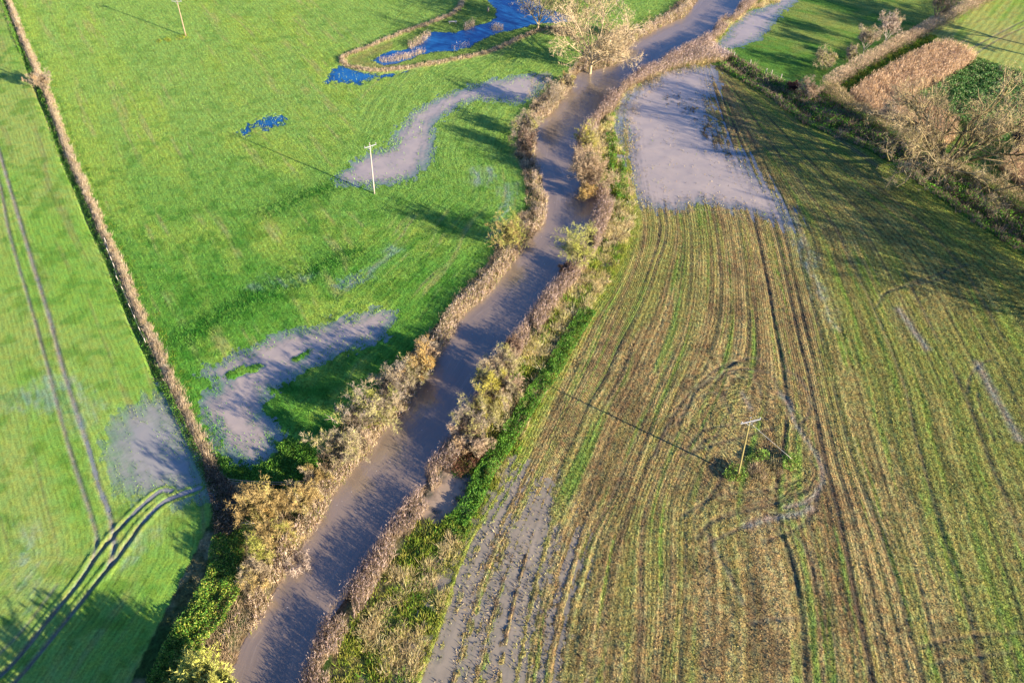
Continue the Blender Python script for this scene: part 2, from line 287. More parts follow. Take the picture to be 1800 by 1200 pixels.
# turning loops round the near pole and other cross tracks
for q_, w_, k_, sd_ in ((.97,.030,.75,1),(.86,.024,.6,2),(.74,.026,.65,3),(.60,.026,.6,4),(.47,.03,.5,5)):
    g = np.exp(-((rq - q_) / w_) ** 2) * (reg == R_ARAB) * sstep(.40, .62, fbm(np.cos(RA) * 1.6 + sd_ * 9, np.sin(RA) * 1.6, 140 + sd_, 2))
    rut = np.maximum(rut, g * k_ * .8).astype(F32); ruth -= (g * .025).astype(F32)
    rq2 = np.exp(-((rq - q_ - 1.8 * w_) / w_) ** 2) * (reg == R_ARAB); ruth += (rq2 * .025).astype(F32)
for p, wd, dk, wt in [
 ([(1150,800),(1175,745),(1205,700),(1235,668),(1265,645),(1300,632)], .26, .9, .05), ([(1215,800),(1240,772),(1262,764)], .26, .8, .05), ([(1225,700),(1245,690),(1262,692),(1270,712)], .24, .8, .05), ([(1285,665),(1310,662),(1332,672),(1338,700)], .24, .7, .05), ([(1355,660),(1372,690),(1376,712)], .24, .8, .05), ([(1170,760),(1190,780),(1215,795)], .24, .7, .05), ([(1440,850),(1430,895),(1400,930),(1340,950)], .28, .8, .05), ([(1200,905),(1240,880),(1262,850),(1268,830)], .28, .9, .05), ([(1225,900),(1258,870),(1300,865),(1360,858),(1405,842)], .22, .6, .05),
 ([(1382,650),(1402,662),(1417,684),(1424,712),(1416,736),(1396,752)], .26, .9, .1),
 ([(1370,690),(1388,708),(1394,735),(1412,765),(1436,800),(1446,830),(1440,858),(1420,880),(1380,892)], .36, .6, .6),
 ([(1205,790),(1232,758),(1270,748),(1310,742),(1345,735)], .28, .8, .05), ([(1195,800),(1240,785),(1300,768),(1360,752)], .26, .8, .05),
 ([(1190,745),(1215,700),(1240,672),(1275,655),(1315,648),(1350,655)], .26, .9, .1), ([(1260,668),(1285,640),(1320,628),(1345,634)], .26, .8, .1),
 ([(1250,680),(1270,662),(1300,655),(1330,660)], .22, .7, .05), ([(1270,690),(1280,720),(1290,738)], .3, .8, .1), ([(1305,690),(1312,705),(1320,718)], .4, .5, .5),
 ([(1225,945),(1250,918),(1300,900),(1370,882),(1425,855)], .28, .8, .05), ([(1250,915),(1300,893),(1370,872),(1410,862)], .24, .7, .05),
 ([(1312,925),(1350,912),(1400,903),(1425,893)], .5, .4, .65), ([(1250,950),(1285,935),(1325,915)], .26, .8, .15),
 ([(1345,915),(1375,945),(1393,985),(1402,1040)], .25, .9, .05), ([(1365,915),(1400,940),(1425,985),(1432,1040)], .25, .8, .05),
 ([(1245,940),(1262,975),(1285,1015),(1305,1060)], .3, .6, .2), ([(1320,1095),(1350,1088),(1400,1085)], .3, .7, .1),
 ([(1605,1138),(1660,1125),(1720,1115),(1800,1110)], .28, .6, .05), ([(1640,1165),(1700,1155),(1780,1145)], .26, .6, .05),
 ([(1545,520),(1580,505),(1640,485),(1700,465)], .26, .7, .05), ([(1540,540),(1560,512),(1610,500),(1660,488)], .26, .7, .05),
 ([(1700,690),(1706,660),(1722,640),(1742,632)], .26, .8, .05), ([(1718,690),(1724,720),(1738,752),(1748,775)], .26, .8, .05),
 ([(1580,545),(1605,580),(1628,610)], .6, .3, .7), ([(1718,640),(1740,680),(1765,725),(1790,770)], .7, .3, .7),
 ([(1240,200),(1290,225),(1350,262),(1405,300)], .3, .8, .05), ([(1250,185),(1330,232),(1400,280),(1440,300)], .28, .7, .05), ([(1290,240),(1300,220),(1330,212),(1350,222)], .26, .8, .05), ([(1275,250),(1284,228),(1300,212)], .26, .8, .05),
 ([(1340,140),(1400,190),(1470,240),(1540,290)], .8, .7, .1),
 ([(1703,88),(1742,66),(1800,36),(1850,12)], .22, .8, .1), ([(1711,97),(1757,68),(1800,48),(1860,20)], .22, .8, .1), ([(1640,60),(1690,48),(1740,30)], .2, .4, 0), ([(1650,75),(1720,58),(1800,20)], .15, .3, 0), ([(1637,70),(1664,84),(1706,98)], .4, .7, 0),
 ([(300,240),(325,270),(345,305),(372,335)], .16, -.7, 0), ([(320,160),(335,190),(348,215)], .14, -.4, 0), ([(175,205),(200,265),(212,300)], .14, -.5, 0), ([(233,400),(262,470),(300,540)], .12, -.4, 0), ([(60,10),(85,70),(110,110)], .2, -.5, 0), ([(170,40),(200,80),(215,100)], .2, -.4, 0),
]:
    track(p, wd, dk * 1.0, .04 if dk > .55 else .0, wt, .5)

# ------------------------------------------------------------------ heights
Z = ((fbm(X * .35, Y * .35, 1, 3) - .5) * .05).astype(F32)
rowbig = np.zeros(N, F32)
rowbig[am] = fbm(S[am] * 1.9, T[am] * .05, 21, 3) - .5
Z[am] += rowbig[am] * .16 + (fbm(S[am] * 4, T[am] * .5, 23, 2) - .5) * .05
mm = np.isin(reg, (R_MEAD, R_LEFT))
Z[mm] += ((fbm(S[mm] * 2.2, T[mm] * .18, 31, 3) - .5) * .07).astype(F32)
tuft = fbm(X * 1.6, Y * 1.6, 41, 3)
mm = reg == R_MEAD; Z[mm] += ((tuft[mm] - .5) * .05)
mm = np.isin(reg, (R_BANK, R_FAR, R_PLOT)); Z[mm] += ((fbm(X[mm] * .8, Y[mm] * .8, 43, 3) - .45) * .35)
Z += ruth
POOLD = {}
depthmax = np.zeros(N, F32)
wetedge = np.zeros(N, F32); WETSHEEN = np.zeros(N, F32); TONE = np.zeros(N, F32)
for (nm, lab, poly, kind, dep, en, tg) in sorted(POOLS, key=lambda p: p[0] != 'strip'):
    P = w(poly + poly[:1], PZ, 2)[:-1]
    sdv = sdist(X, Y, P, 5.0)
    soft = 5.6 if kind.startswith('mud') else 1.8
    if nm in ('arable', 'near'): soft = 6.0
    if nm == 'left': soft = 7.5
    e = sdv + (fbm(X * .45, Y * .45, sum(map(ord, nm)), 4) - .5) * 3.0 * en + (fbm(S * 2.4, T * .5, 7 + len(nm), 3) - .5) * 2.0 + (fbm(X * 2.1, Y * 2.1, 9, 2) - .5) * 1.8
    if nm == 'near': e = np.minimum(e, 3.0) + (fbm(S * 1.6, T * .03, 117, 3) - .61) * 19 + (fbm(X * 1.5, Y * 1.5, 118, 4) - .5) * 11 + 2.2 * sstep(.52, .62, fbm(S * .5, T * .02, 120, 2))
    if nm == 'bluespot': e = e - .2 + (fbm(X * 2.2, Y * 2.2, 119, 3) - .45) * 4
    if kind == 'clear' and nm == 'oxbow': e = sdv + (fbm(X * .6, Y * .6, 121, 3) - .5) * 1.5
    e = np.where(sdv <= -4.9, -5, e)
    f = sstep(-.5 * soft, soft * .8, e)
    if kind == 'wet':
        g_ = sstep(-1.5, 1.5, e) * (.25 + .75 * sstep(.42, .60, fbm(S * 2.0, T * .35, 13, 3)))
        WETSHEEN[:] = np.maximum(WETSHEEN, g_ * tg); continue
    if nm == 'strip': POOLD[nm] = sdv; TONE[:] = np.maximum(TONE, sstep(-1.5, 3.0, e)); continue
    if nm == 'arable': sdv = np.maximum(sdv, POOLD['strip']); e = np.maximum(e, e * 0 + sdv - 1.0); f = sstep(-.5 * soft, soft * .8, e)
    base = np.where(np.isin(reg, (R_BANK, R_FAR)), np.minimum(Z, .02), Z)
    Z = np.where(f > 0, base * (1 - .55 * f) - f * (dep + .055), Z).astype(F32)
    wetedge = np.maximum(wetedge, sstep(-3.0, .2, e))
    POOLD[nm] = sdv
for isl in ISLANDS:
    e = sdist(X, Y, w(isl + isl[:1], 0, 2)[:-1], 3.0) + (fbm(X * .9, Y * .9, 8, 3) - .5) * 1.6
    Z += (.20 * sstep(-.6, .6, e)).astype(F32)
# dark clod band in the arable pool
e = sdist(X, Y, w([(1165,168),(1205,172),(1232,195),(1252,232),(1275,268),(1262,275),(1240,250),(1215,215),(1180,188),(1165,168)], 0, 2)[:-1], 4.0)
debris = sstep(-1.5, 1.2, e + (fbm(X * .5, Y * .5, 77, 4) - .5) * 5); debris2 = debris * sstep(.42, .62, fbm(X * .9, Y * .9, 78, 3))
Z += (debris2 * .12).astype(F32)
e = sdist(X, Y, w([(905,970),(925,1000),(920,1080),(890,1130),(870,1110),(878,1040),(905,970)], 0, 2)[:-1], 4.0)
deb3 = sstep(-2.5, 1.5, e + (fbm(X * .5, Y * .5, 79, 4) - .5) * 4) * sstep(.50, .62, fbm(X * 1.6, Y * 1.6, 80, 3))
Z += (deb3 * .09).astype(F32)
# ditches
Z -= (.55 * np.exp(-(d_dl / .55) ** 2) * (reg != R_MEAD) * (1 - sstep(-4.8, -1.5, POOLD['left'])) * (Y > 60)).astype(F32)
strip = (reg == R_BANK) & (d_dr < 2.6) & (s_dl < 0) & (driv < -6)
Z = np.where(strip, np.maximum(Z, -.3) + .30 * np.exp(-((d_dr - .5) / .6) ** 2), Z).astype(F32)
mid = (reg == R_FAR)
Z -= np.where(mid, .9 * np.exp(-((d_mg - 3.2) / 1.3) ** 2), 0).astype(F32)
# river trough
bank = np.clip(-driv, 0, 14)
zr = np.where(driv > 0, WZ - .12 - np.minimum(driv * .6, 1.3), WZ - .02 + bank * .36 + (fbm(X * 1.2, Y * 1.2, 51, 3) - .5) * .3 * np.clip(bank, 0, 1))
Z = np.where(driv > -6, np.minimum(Z, zr), Z).astype(F32)

# ------------------------------------------------------------------ colours (linear albedo)
def C(*c): return np.array(c, F32)
def mixc(a, b, f): return a + (b - a) * f[:, None]
col = np.zeros((N, 3), F32)
n1 = fbm(X * .08, Y * .08, 61, 4); n2 = fbm(X * .5, Y * .5, 62, 4); n3 = fbm(X * 2.2, Y * 2.2, 63, 3)
pxx, pyy = proj(X, Y)
# left crop
m = reg == R_LEFT
c = mixc(C(.180, .325, .050), C(.255, .330, .080), sstep(.35, .7, n1[m] * .6 + fbm(S[m] * .22, T[m] * .03, 64, 3) * .4))
c = mixc(c, C(.225, .190, .085), .55 * sstep(.55, .75, fbm(S[m] * .9, T[m] * .05, 65, 3)) * sstep(0, 18, 18 - d_dl[m]))
c = mixc(c, C(.085, .200, .022), .6 * sstep(.5, .7, n2[m]))
col[m] = c
# meadow
m = reg == R_MEAD
far = sstep(70, 150, Y[m])
c = mixc(C(.100, .255, .032), C(.215, .335, .075), far)
c = mixc(c, C(.260, .360, .062), .75 * sstep(.46, .70, n1[m] * .55 + fbm(S[m] * .35, T[m] * .04, 66, 3) * .45))
c = mixc(c, C(.290, .300, .110), .7 * sstep(.60, .78, fbm(S[m] * 1.1, T[m] * .10, 67, 4)) * sstep(.35, .6, n1[m]))
c = mixc(c, C(.030, .150, .012), .6 * sstep(.52, .72, n2[m]) * (1 - .6 * far))
belt = np.exp(-(dline(X[m], Y[m], w([(325,595),(380,560),(460,515),(540,485),(620,445)], 0, 3))[0] / 2.4) ** 2)
belt = np.maximum(belt, np.exp(-(dline(X[m], Y[m], w([(470,375),(560,335),(610,320)], 0, 3))[0] / 2.0) ** 2))
c = mixc(c, C(.020, .130, .015), .75 * belt * sstep(.35, .6, n3[m]))
col[m] = c
MEADBELT = np.zeros(N, F32); MEADBELT[m] = belt
# arable
m = am
grn = sstep(.44, .68, fbm(lev * 7.0, tt * .05, 71, 4) * .6 + n1[m] * .4)
c = mixc(C(.255, .185, .085), C(.370, .285, .130), sstep(.35, .65, fbm(lev * 9, tt * .06, 72, 3)))
c = mixc(c, C(.165, .115, .062), .7 * sstep(.5, .68, fbm(X[m] * .3, Y[m] * .3, 73, 4)))
c = mixc(c, C(.250, .265, .070), .65 * grn)
c = mixc(c, C(.130, .250, .035), .65 * sstep(.60, .76, fbm(lev * 8.1, tt * .06, 74, 4)))
rightg = sstep(7.0, 11.0, lev + (n1[m] - .5) * 3)
c = mixc(c, C(.170, .225, .040), .55 * rightg)
edgeg = np.maximum(np.exp(-(np.maximum(sd[0], 0) / 1.3) ** 2), .8 * np.exp(-(np.abs(sd[-1]) / 3.0) ** 2))
c = mixc(c, C(.240, .300, .045), .8 * edgeg)
col[m] = c
# pasture (beyond the river)
m = reg == R_PAST
c = mixc(C(.090, .200, .030), C(.190, .250, .055), sstep(.35, .65, fbm(S[m] * .3, T[m] * .04, 81, 4)))
c = mixc(c, C(.200, .230, .060), .6 * sstep(.55, .75, fbm(S[m] * .12, T[m] * .12, 82, 4)))
isleft = X[m] < G([(1150,30)])[0][0]
c = np.where(isleft[:, None], mixc(C(.060, .225, .015), C(.130, .240, .035), sstep(.4, .65, n2[m])), c)
col[m] = c
# crop field top right
m = reg == R_CROP
c = mixc(C(.190, .290, .050), C(.280, .310, .085), sstep(.4, .65, fbm(S[m] * .35, T[m] * .05, 83, 3)))
c = mixc(c, C(.240, .200, .085), .5 * sstep(.55, .8, n1[m]))
col[m] = c
# banks, ditch strips, plots
m = reg == R_BANK
c = mixc(C(.085, .085, .030), C(.230, .190, .095), sstep(.35, .65, n2[m]))
c = mixc(c, C(.035, .070, .014), sstep(.42, .6, fbm(X[m] * .25, Y[m] * .25, 84, 4)))
c = mixc(c, C(.110, .075, .050), sstep(-2.0, 0.2, driv[m]))
col[m] = c
m = reg == R_FAR
c = mixc(C(.045, .090, .020), C(.200, .155, .090), sstep(.45, .65, n2[m]))
c = mixc(c, C(.050, .130, .020), np.exp(-(d_mg[m] / 2.0) ** 2))
col[m] = c
m = reg == R_PLOT
c = mixc(C(.060, .140, .022), C(.120, .190, .035), sstep(.4, .65, n2[m]))
col[m] = c
PLOT_REED = w([(1490,168),(1559,124),(1641,82),(1678,82),(1713,109),(1645,150),(1604,172),(1640,195),(1680,222),(1660,262),(1598,222),(1547,208),(1508,186),(1490,168)], 0, 2)[:-1]
PLOT_REED2 = w([(1755,298),(1781,268),(1800,259),(1880,240),(1930,330),(1880,380),(1800,335),(1755,298)], 0, 2)[:-1]
PLOT_GREEN = G([(1650,150),(1716,106),(1800,131),(1960,178),(1960,130),(1880,165),(1800,206),(1776,233),(1760,262),(1700,225),(1640,192),(1606,172)])
for P in (PLOT_REED, PLOT_REED2):
    f = sstep(-.4, .4, sdist(X, Y, P, 3)); col = mixc(col, C(.230, .150, .080), f)
f = sstep(-.4, .4, sdist(X, Y, PLOT_GREEN, 3)); col = mixc(col, C(.045, .130, .018), f)
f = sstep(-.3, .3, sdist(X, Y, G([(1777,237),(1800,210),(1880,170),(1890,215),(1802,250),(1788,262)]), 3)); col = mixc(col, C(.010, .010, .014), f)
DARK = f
# straw line round the oxbow
OXB = [(815,-40),(813,0),(807,14),(796,26),(778,33),(755,43),(732,50),(696,64),(668,75),(641,87),(609,98),(602,107),(611,115),(641,123),(673,125),(709,121),(755,114),(801,105),(846,96),(880,84),(914,68),(950,54),(985,52),(1018,72)]
oxb = w(OXB, 0, 3)
d_ox, s_ox, a_ox = dline(X, Y, oxb)
f = np.exp(-((d_ox + (n3 - .5) * .5) / .75) ** 2) * (driv < -3); col = mixc(col, C(.330, .225, .140), .9 * f)
Z += (f * .22).astype(F32)
inox = pip(X, Y, np.vstack([oxb, G([(960,-60)])])) & (reg == R_MEAD)
col = np.where(inox[:, None], mixc(col, C(.150, .215, .045), .5 + .4 * (n2 - .5)), col)
e = np.exp(-((d_ox - 2.4) / 1.4) ** 2) * inox * (pxx < 690); col = mixc(col, C(.270, .250, .090), .7 * e)
# ditch strip colour
f = np.where(strip, 1.0, 0.0) * np.exp(-((d_dr - .4) / .8) ** 2); col = mixc(col, C(.330, .240, .165), .85 * f)
# yellow-green verge between the far pool and the river
f = sstep(-.5, .8, sdist(X, Y, G([(1232,78),(1262,50),(1300,24),(1310,24),(1285,52),(1268,80),(1250,84)]), 4)); col = mixc(col, C(.190, .240, .025), .9 * f)
# tracks, wetness, debris
rp = np.clip(rut, 0, 1.2)
isar = reg == R_ARAB
trk = np.where(isar[:, None], C(.075, .058, .048)[None], C(.165, .130, .090)[None])
col = col + (trk - col) * np.clip(rp * .85, 0, .95)[:, None]
neg = np.clip(-rut, 0, 1); col = mixc(col, C(.36, .32, .15), neg)
col = mixc(col, C(.270, .240, .235), np.clip(wetm, 0, .8))
col = mixc(col, C(.24, .29, .32), np.clip(WETSHEEN * 1.0, 0, .7))  # pale bluish sheen of thin standing water, painted into the ground colour
wsil = fbm(X * .7, Y * .7, 88, 4)
wetar = wetedge * isar
col = mixc(col, C(.240, .190, .150), .55 * wetar * sstep(.4, .6, wsil))
col = mixc(col, C(.110, .080, .065), .8 * np.clip(debris2 + deb3, 0, 1))
COL0 = col.copy()
sub = sstep(PZ + .03, PZ - .05, Z) * (wetedge > .2)
col = mixc(col, col * 1.1 + C(.02, .025, .03), sub)

# ------------------------------------------------------------------ materials
def new_mat(name):
    m = bpy.data.materials.new(name); m.use_nodes = True
    nt = m.node_tree; nt.nodes.clear()
    return m, nt.nodes, nt.links

def ground_mat(name, rowf=(3.2, .5), fine=5.0, lo=.45, hi=1.6, bump=.5, bdist=.12, warm=(1.12, 1.0, .85), cool=(.90, 1.0, 1.0), drill=0.0, pitch=.55):
    m, n, l = new_mat(name)
    out = n.new('ShaderNodeOutputMaterial'); b = n.new('ShaderNodeBsdfPrincipled')
    b.inputs['Roughness'].default_value = .9; b.inputs['Specular IOR Level'].default_value = .12
    at = n.new('ShaderNodeAttribute'); at.attribute_name = 'Col'
    rw = n.new('ShaderNodeAttribute'); rw.attribute_name = 'row'
    geo = n.new('ShaderNodeNewGeometry')
    mp = n.new('ShaderNodeMapping'); mp.inputs['Scale'].default_value = (rowf[0], rowf[1], 0)
    l.new(rw.outputs['Vector'], mp.inputs['Vector'])
    r1 = n.new('ShaderNodeTexNoise'); r1.inputs['Scale'].default_value = 1.0; r1.inputs['Detail'].default_value = 2.5
    l.new(mp.outputs[0], r1.inputs['Vector'])
    f1 = n.new('ShaderNodeTexNoise'); f1.inputs['Scale'].default_value = fine; f1.inputs['Detail'].default_value = 4; f1.inputs['Roughness'].default_value = .65
    l.new(geo.outputs['Position'], f1.inputs['Vector'])
    f2 = n.new('ShaderNodeTexNoise'); f2.inputs['Scale'].default_value = fine * .23; f2.inputs['Detail'].default_value = 3
    l.new(geo.outputs['Position'], f2.inputs['Vector'])
    def math(op, a, bb):
        q = n.new('ShaderNodeMath'); q.operation = op
        for i, v in enumerate((a, bb)):
            if hasattr(v, 'default_value'): l.new(v, q.inputs[i])
            else: q.inputs[i].default_value = v
        return q.outputs[0]
    s = math('ADD', math('MULTIPLY', f1.outputs['Fac'], .62), math('MULTIPLY', r1.outputs['Fac'], .38))
    if drill:
        sx = n.new('ShaderNodeSeparateXYZ'); l.new(rw.outputs['Vector'], sx.inputs[0])
        ph = math('ADD', math('MULTIPLY', sx.outputs[0], 2 * pi / pitch), math('MULTIPLY', f2.outputs['Fac'], 3.0))
        s = math('ADD', s, math('MULTIPLY', math('SINE', ph, 0.0), drill))
    mr = n.new('ShaderNodeMapRange'); mr.inputs['From Min'].default_value = .34; mr.inputs['From Max'].default_value = .66
    mr.inputs['To Min'].default_value = lo; mr.inputs['To Max'].default_value = hi
    l.new(s, mr.inputs['Value'])
    sc = n.new('ShaderNodeVectorMath'); sc.operation = 'SCALE'
    l.new(at.outputs['Color'], sc.inputs[0]); l.new(mr.outputs[0], sc.inputs['Scale'])
    tint = n.new('ShaderNodeMix'); tint.data_type = 'RGBA'
    tint.inputs['A'].default_value = (*cool, 1); tint.inputs['B'].default_value = (*warm, 1)
    mr2 = n.new('ShaderNodeMapRange'); mr2.inputs['From Min'].default_value = .38; mr2.inputs['From Max'].default_value = .62
    l.new(f2.outputs['Fac'], mr2.inputs['Value']); l.new(mr2.outputs[0], tint.inputs['Factor'])
    mul = n.new('ShaderNodeVectorMath'); mul.operation = 'MULTIPLY'
    l.new(sc.outputs[0], mul.inputs[0]); l.new(tint.outputs['Result'], mul.inputs[1])
    l.new(mul.outputs[0], b.inputs['Base Color'])
    bp = n.new('ShaderNodeBump'); bp.inputs['Strength'].default_value = bump; bp.inputs['Distance'].default_value = bdist
    l.new(s, bp.inputs['Height']); l.new(bp.outputs[0], b.inputs['Normal'])
    l.new(b.outputs[0], out.inputs[0])
    return m

def plant_mat(name, rough=.8, spec=.2, trans=0.0):
    m, n, l = new_mat(name)
    out = n.new('ShaderNodeOutputMaterial'); b = n.new('ShaderNodeBsdfPrincipled')
    b.inputs['Roughness'].default_value = rough; b.inputs['Specular IOR Level'].default_value = spec
    at = n.new('ShaderNodeAttribute'); at.attribute_name = 'Col'
    geo = n.new('ShaderNodeNewGeometry')
    f1 = n.new('ShaderNodeTexNoise'); f1.inputs['Scale'].default_value = 1.3; f1.inputs['Detail'].default_value = 3
    l.new(geo.outputs['Position'], f1.inputs['Vector'])
    mr = n.new('ShaderNodeMapRange'); mr.inputs['From Min'].default_value = .3; mr.inputs['From Max'].default_value = .7
    mr.inputs['To Min'].default_value = .75; mr.inputs['To Max'].default_value = 1.25
    l.new(f1.outputs['Fac'], mr.inputs['Value'])
    sc = n.new('ShaderNodeVectorMath'); sc.operation = 'SCALE'
    l.new(at.outputs['Color'], sc.inputs[0]); l.new(mr.outputs[0], sc.inputs['Scale'])
    l.new(sc.outputs[0], b.inputs['Base Color'])
    if trans:
        tr = n.new('ShaderNodeBsdfTranslucent'); l.new(sc.outputs[0], tr.inputs['Color'])
        mx = n.new('ShaderNodeMixShader'); mx.inputs[0].default_value = trans
        l.new(b.outputs[0], mx.inputs[1]); l.new(tr.outputs[0], mx.inputs[2]); l.new(mx.outputs[0], out.inputs[0])
    else:
        l.new(b.outputs[0], out.inputs[0])
    return m

def water_mat(name, mud, dark, shallow, gain, flow=None, ior=1.33, rough=.06, foam=0.0, wav=.25, tone=None, omin=.10, tint=(1, 1, 1)):
    """muddy water: thin film over the ground where it is shallow, opaque silt where it is deep, a sky reflection on top."""
    m, n, l = new_mat(name)
    out = n.new('ShaderNodeOutputMaterial')
    at = n.new('ShaderNodeAttribute'); at.attribute_name = 'depth'
    geo = n.new('ShaderNodeNewGeometry')
    mp = n.new('ShaderNodeMapping')
    if flow: l.new(n.new('ShaderNodeAttribute').outputs['Vector'], mp.inputs['Vector']); n[-1].attribute_name = 'row'
    vec = geo.outputs['Position']
    if flow:
        at2 = [q for q in n if q.bl_idname == 'ShaderNodeAttribute' and q.attribute_name == 'row'][0]
        mp.inputs['Scale'].default_value = (flow[0], flow[1], 0); vec = mp.outputs[0]
    f1 = n.new('ShaderNodeTexNoise'); f1.inputs['Scale'].default_value = 1.0 if flow else .35; f1.inputs['Detail'].default_value = 5; f1.inputs['Distortion'].default_value = .6
    l.new(vec, f1.inputs['Vector'])
    ramp = n.new('ShaderNodeMapRange'); ramp.inputs['From Min'].default_value = .32; ramp.inputs['From Max'].default_value = .64
    l.new(f1.outputs['Fac'], ramp.inputs['Value'])
    mx = n.new('ShaderNodeMix'); mx.data_type = 'RGBA'; mx.inputs['A'].default_value = (*dark, 1); mx.inputs['B'].default_value = (*mud, 1)
    l.new(ramp.outputs[0], mx.inputs['Factor'])
    colr = mx.outputs['Result']
    if tone:
        ta = n.new('ShaderNodeAttribute'); ta.attribute_name = 'tone'
        mt_ = n.new('ShaderNodeMix'); mt_.data_type = 'RGBA'; mt_.inputs['B'].default_value = (*tone, 1)
        l.new(ta.outputs['Fac'], mt_.inputs['Factor']); l.new(colr, mt_.inputs['A']); colr = mt_.outputs['Result']
    if foam:
        mp3 = n.new('ShaderNodeMapping'); mp3.inputs['Scale'].default_value = (1.5, .10, 0); l.new(at2.outputs['Vector'], mp3.inputs['Vector'])
        f4 = n.new('ShaderNodeTexNoise'); f4.inputs['Scale'].default_value = 1.0; f4.inputs['Detail'].default_value = 4; f4.inputs['Distortion'].default_value = 1.6; l.new(mp3.outputs[0], f4.inputs['Vector'])
        r4 = n.new('ShaderNodeMapRange'); r4.inputs['From Min'].default_value = .58; r4.inputs['From Max'].default_value = .70; r4.inputs['To Max'].default_value = .22; l.new(f4.outputs['Fac'], r4.inputs['Value'])
        m4 = n.new('ShaderNodeMix'); m4.data_type = 'RGBA'; m4.inputs['B'].default_value = (.42, .335, .27, 1); l.new(r4.outputs[0], m4.inputs['Factor']); l.new(colr, m4.inputs['A']); colr = m4.outputs['Result']
        vo = n.new('ShaderNodeTexVoronoi'); vo.inputs['Scale'].default_value = .9; l.new(geo.outputs['Position'], vo.inputs['Vector'])
        th = n.new('ShaderNodeMath'); th.operation = 'LESS_THAN'; th.inputs[1].default_value = foam; l.new(vo.outputs['Distance'], th.inputs[0])
        mf = n.new('ShaderNodeMix'); mf.data_type = 'RGBA'; mf.inputs['B'].default_value = (.55, .50, .46, 1)
        l.new(th.outputs[0], mf.inputs['Factor']); l.new(colr, mf.inputs['A']); colr = mf.outputs['Result']
    df = n.new('ShaderNodeBsdfDiffuse'); l.new(colr, df.inputs['Color'])
    tr = n.new('ShaderNodeBsdfTransparent'); tr.inputs['Color'].default_value = (*shallow, 1)
    mr = n.new('ShaderNodeMapRange'); mr.inputs['From Min'].default_value = 0.0; mr.inputs['From Max'].default_value = .13 / max(gain, .01); mr.inputs['To Max'].default_value = 1.0
    mr.inputs['To Min'].default_value = omin
    if gain < .9: mr.inputs['From Max'].default_value = .12; mr.inputs['To Max'].default_value = gain + .1; mr.inputs['To Min'].default_value = .05
    l.new(at.outputs['Fac'], mr.inputs['Value'])
    body = n.new('ShaderNodeMixShader'); l.new(mr.outputs[0], body.inputs[0]); l.new(tr.outputs[0], body.inputs[1]); l.new(df.outputs[0], body.inputs[2])
    gl = n.new('ShaderNodeBsdfGlossy'); gl.inputs['Roughness'].default_value = rough; gl.inputs['Color'].default_value = (*tint, 1)
    bp = n.new('ShaderNodeBump'); bp.inputs['Strength'].default_value = wav; bp.inputs['Distance'].default_value = .04
    f3 = n.new('ShaderNodeTexNoise'); f3.inputs['Scale'].default_value = 2.2; f3.inputs['Detail'].default_value = 4; l.new(geo.outputs['Position'], f3.inputs['Vector'])
    if flow:
        mp2 = n.new('ShaderNodeMapping'); mp2.inputs['Scale'].default_value = (1.6, .45, 0); l.new(at2.outputs['Vector'], mp2.inputs['Vector'])
        for lk in list(f3.inputs['Vector'].links): l.remove(lk)
        l.new(mp2.outputs[0], f3.inputs['Vector']); f3.inputs['Scale'].default_value = 1.5; f3.inputs['Distortion'].default_value = 1.2; f3.inputs['Detail'].default_value = 6; bp.inputs['Distance'].default_value = .10
    l.new(f3.outputs['Fac'], bp.inputs['Height']); l.new(bp.outputs[0], gl.inputs['Normal'])
    fr = n.new('ShaderNodeFresnel'); fr.inputs['IOR'].default_value = ior
    l.new(bp.outputs[0], fr.inputs['Normal'])
    inv = n.new('ShaderNodeMath'); inv.operation = 'SUBTRACT'; inv.inputs[0].default_value = 1.0; l.new(geo.outputs['Backfacing'], inv.inputs[1])
    fm = n.new('ShaderNodeMath'); fm.operation = 'MULTIPLY'; l.new(fr.outputs[0], fm.inputs[0]); l.new(inv.outputs[0], fm.inputs[1])
    ms = n.new('ShaderNodeMixShader'); l.new(fm.outputs[0], ms.inputs[0]); l.new(body.outputs[0], ms.inputs[1]); l.new(gl.outputs[0], ms.inputs[2])
    l.new(ms.outputs[0], out.inputs[0])
    return m

# ------------------------------------------------------------------ object helpers
def tag(o, label=None, cat=None, group=None, kind=None):
    if label: o['label'] = label
    if cat: o['category'] = cat
    if group: o['group'] = group
    if kind: o['kind'] = kind
    return o

def np_mesh(name, V, Fc, mat, parent=None, vcol=None, attrs=None, smooth_=False, loc=None):
    V = np.asarray(V, F32).reshape(-1, 3); Fc = np.asarray(Fc, np.int32)
    k = Fc.shape[1]; nf = len(Fc)
    me = bpy.data.meshes.new(name)
    me.vertices.add(len(V))
    if loc is not None: V = V - np.asarray(loc, F32)
    me.vertices.foreach_set('co', V.ravel())
    me.loops.add(nf * k); me.loops.foreach_set('vertex_index', Fc.ravel())
    me.polygons.add(nf); me.polygons.foreach_set('loop_start', np.arange(0, nf * k, k, dtype=np.int32))
    if smooth_: me.polygons.foreach_set('use_smooth', np.ones(nf, bool))
    if vcol is not None:
        a = me.attributes.new('Col', 'FLOAT_COLOR', 'POINT')
        a.data.foreach_set('color', np.c_[np.asarray(vcol, F32), np.ones(len(V), F32)].astype(F32).ravel())
    for kx, arr in (attrs or {}).items():
        arr = np.asarray(arr, F32)
        if arr.ndim == 1:
            a = me.attributes.new(kx, 'FLOAT', 'POINT'); a.data.foreach_set('value', arr)
        else:
            a = me.attributes.new(kx, 'FLOAT_VECTOR', 'POINT'); a.data.foreach_set('vector', arr.ravel())
    me.update(calc_edges=True); me.validate()
    me.materials.append(mat)
    o = bpy.data.objects.new(name, me); COL.objects.link(o)
    if loc is not None and parent is None: o.location = loc
    if parent is not None: o.parent = parent
    return o

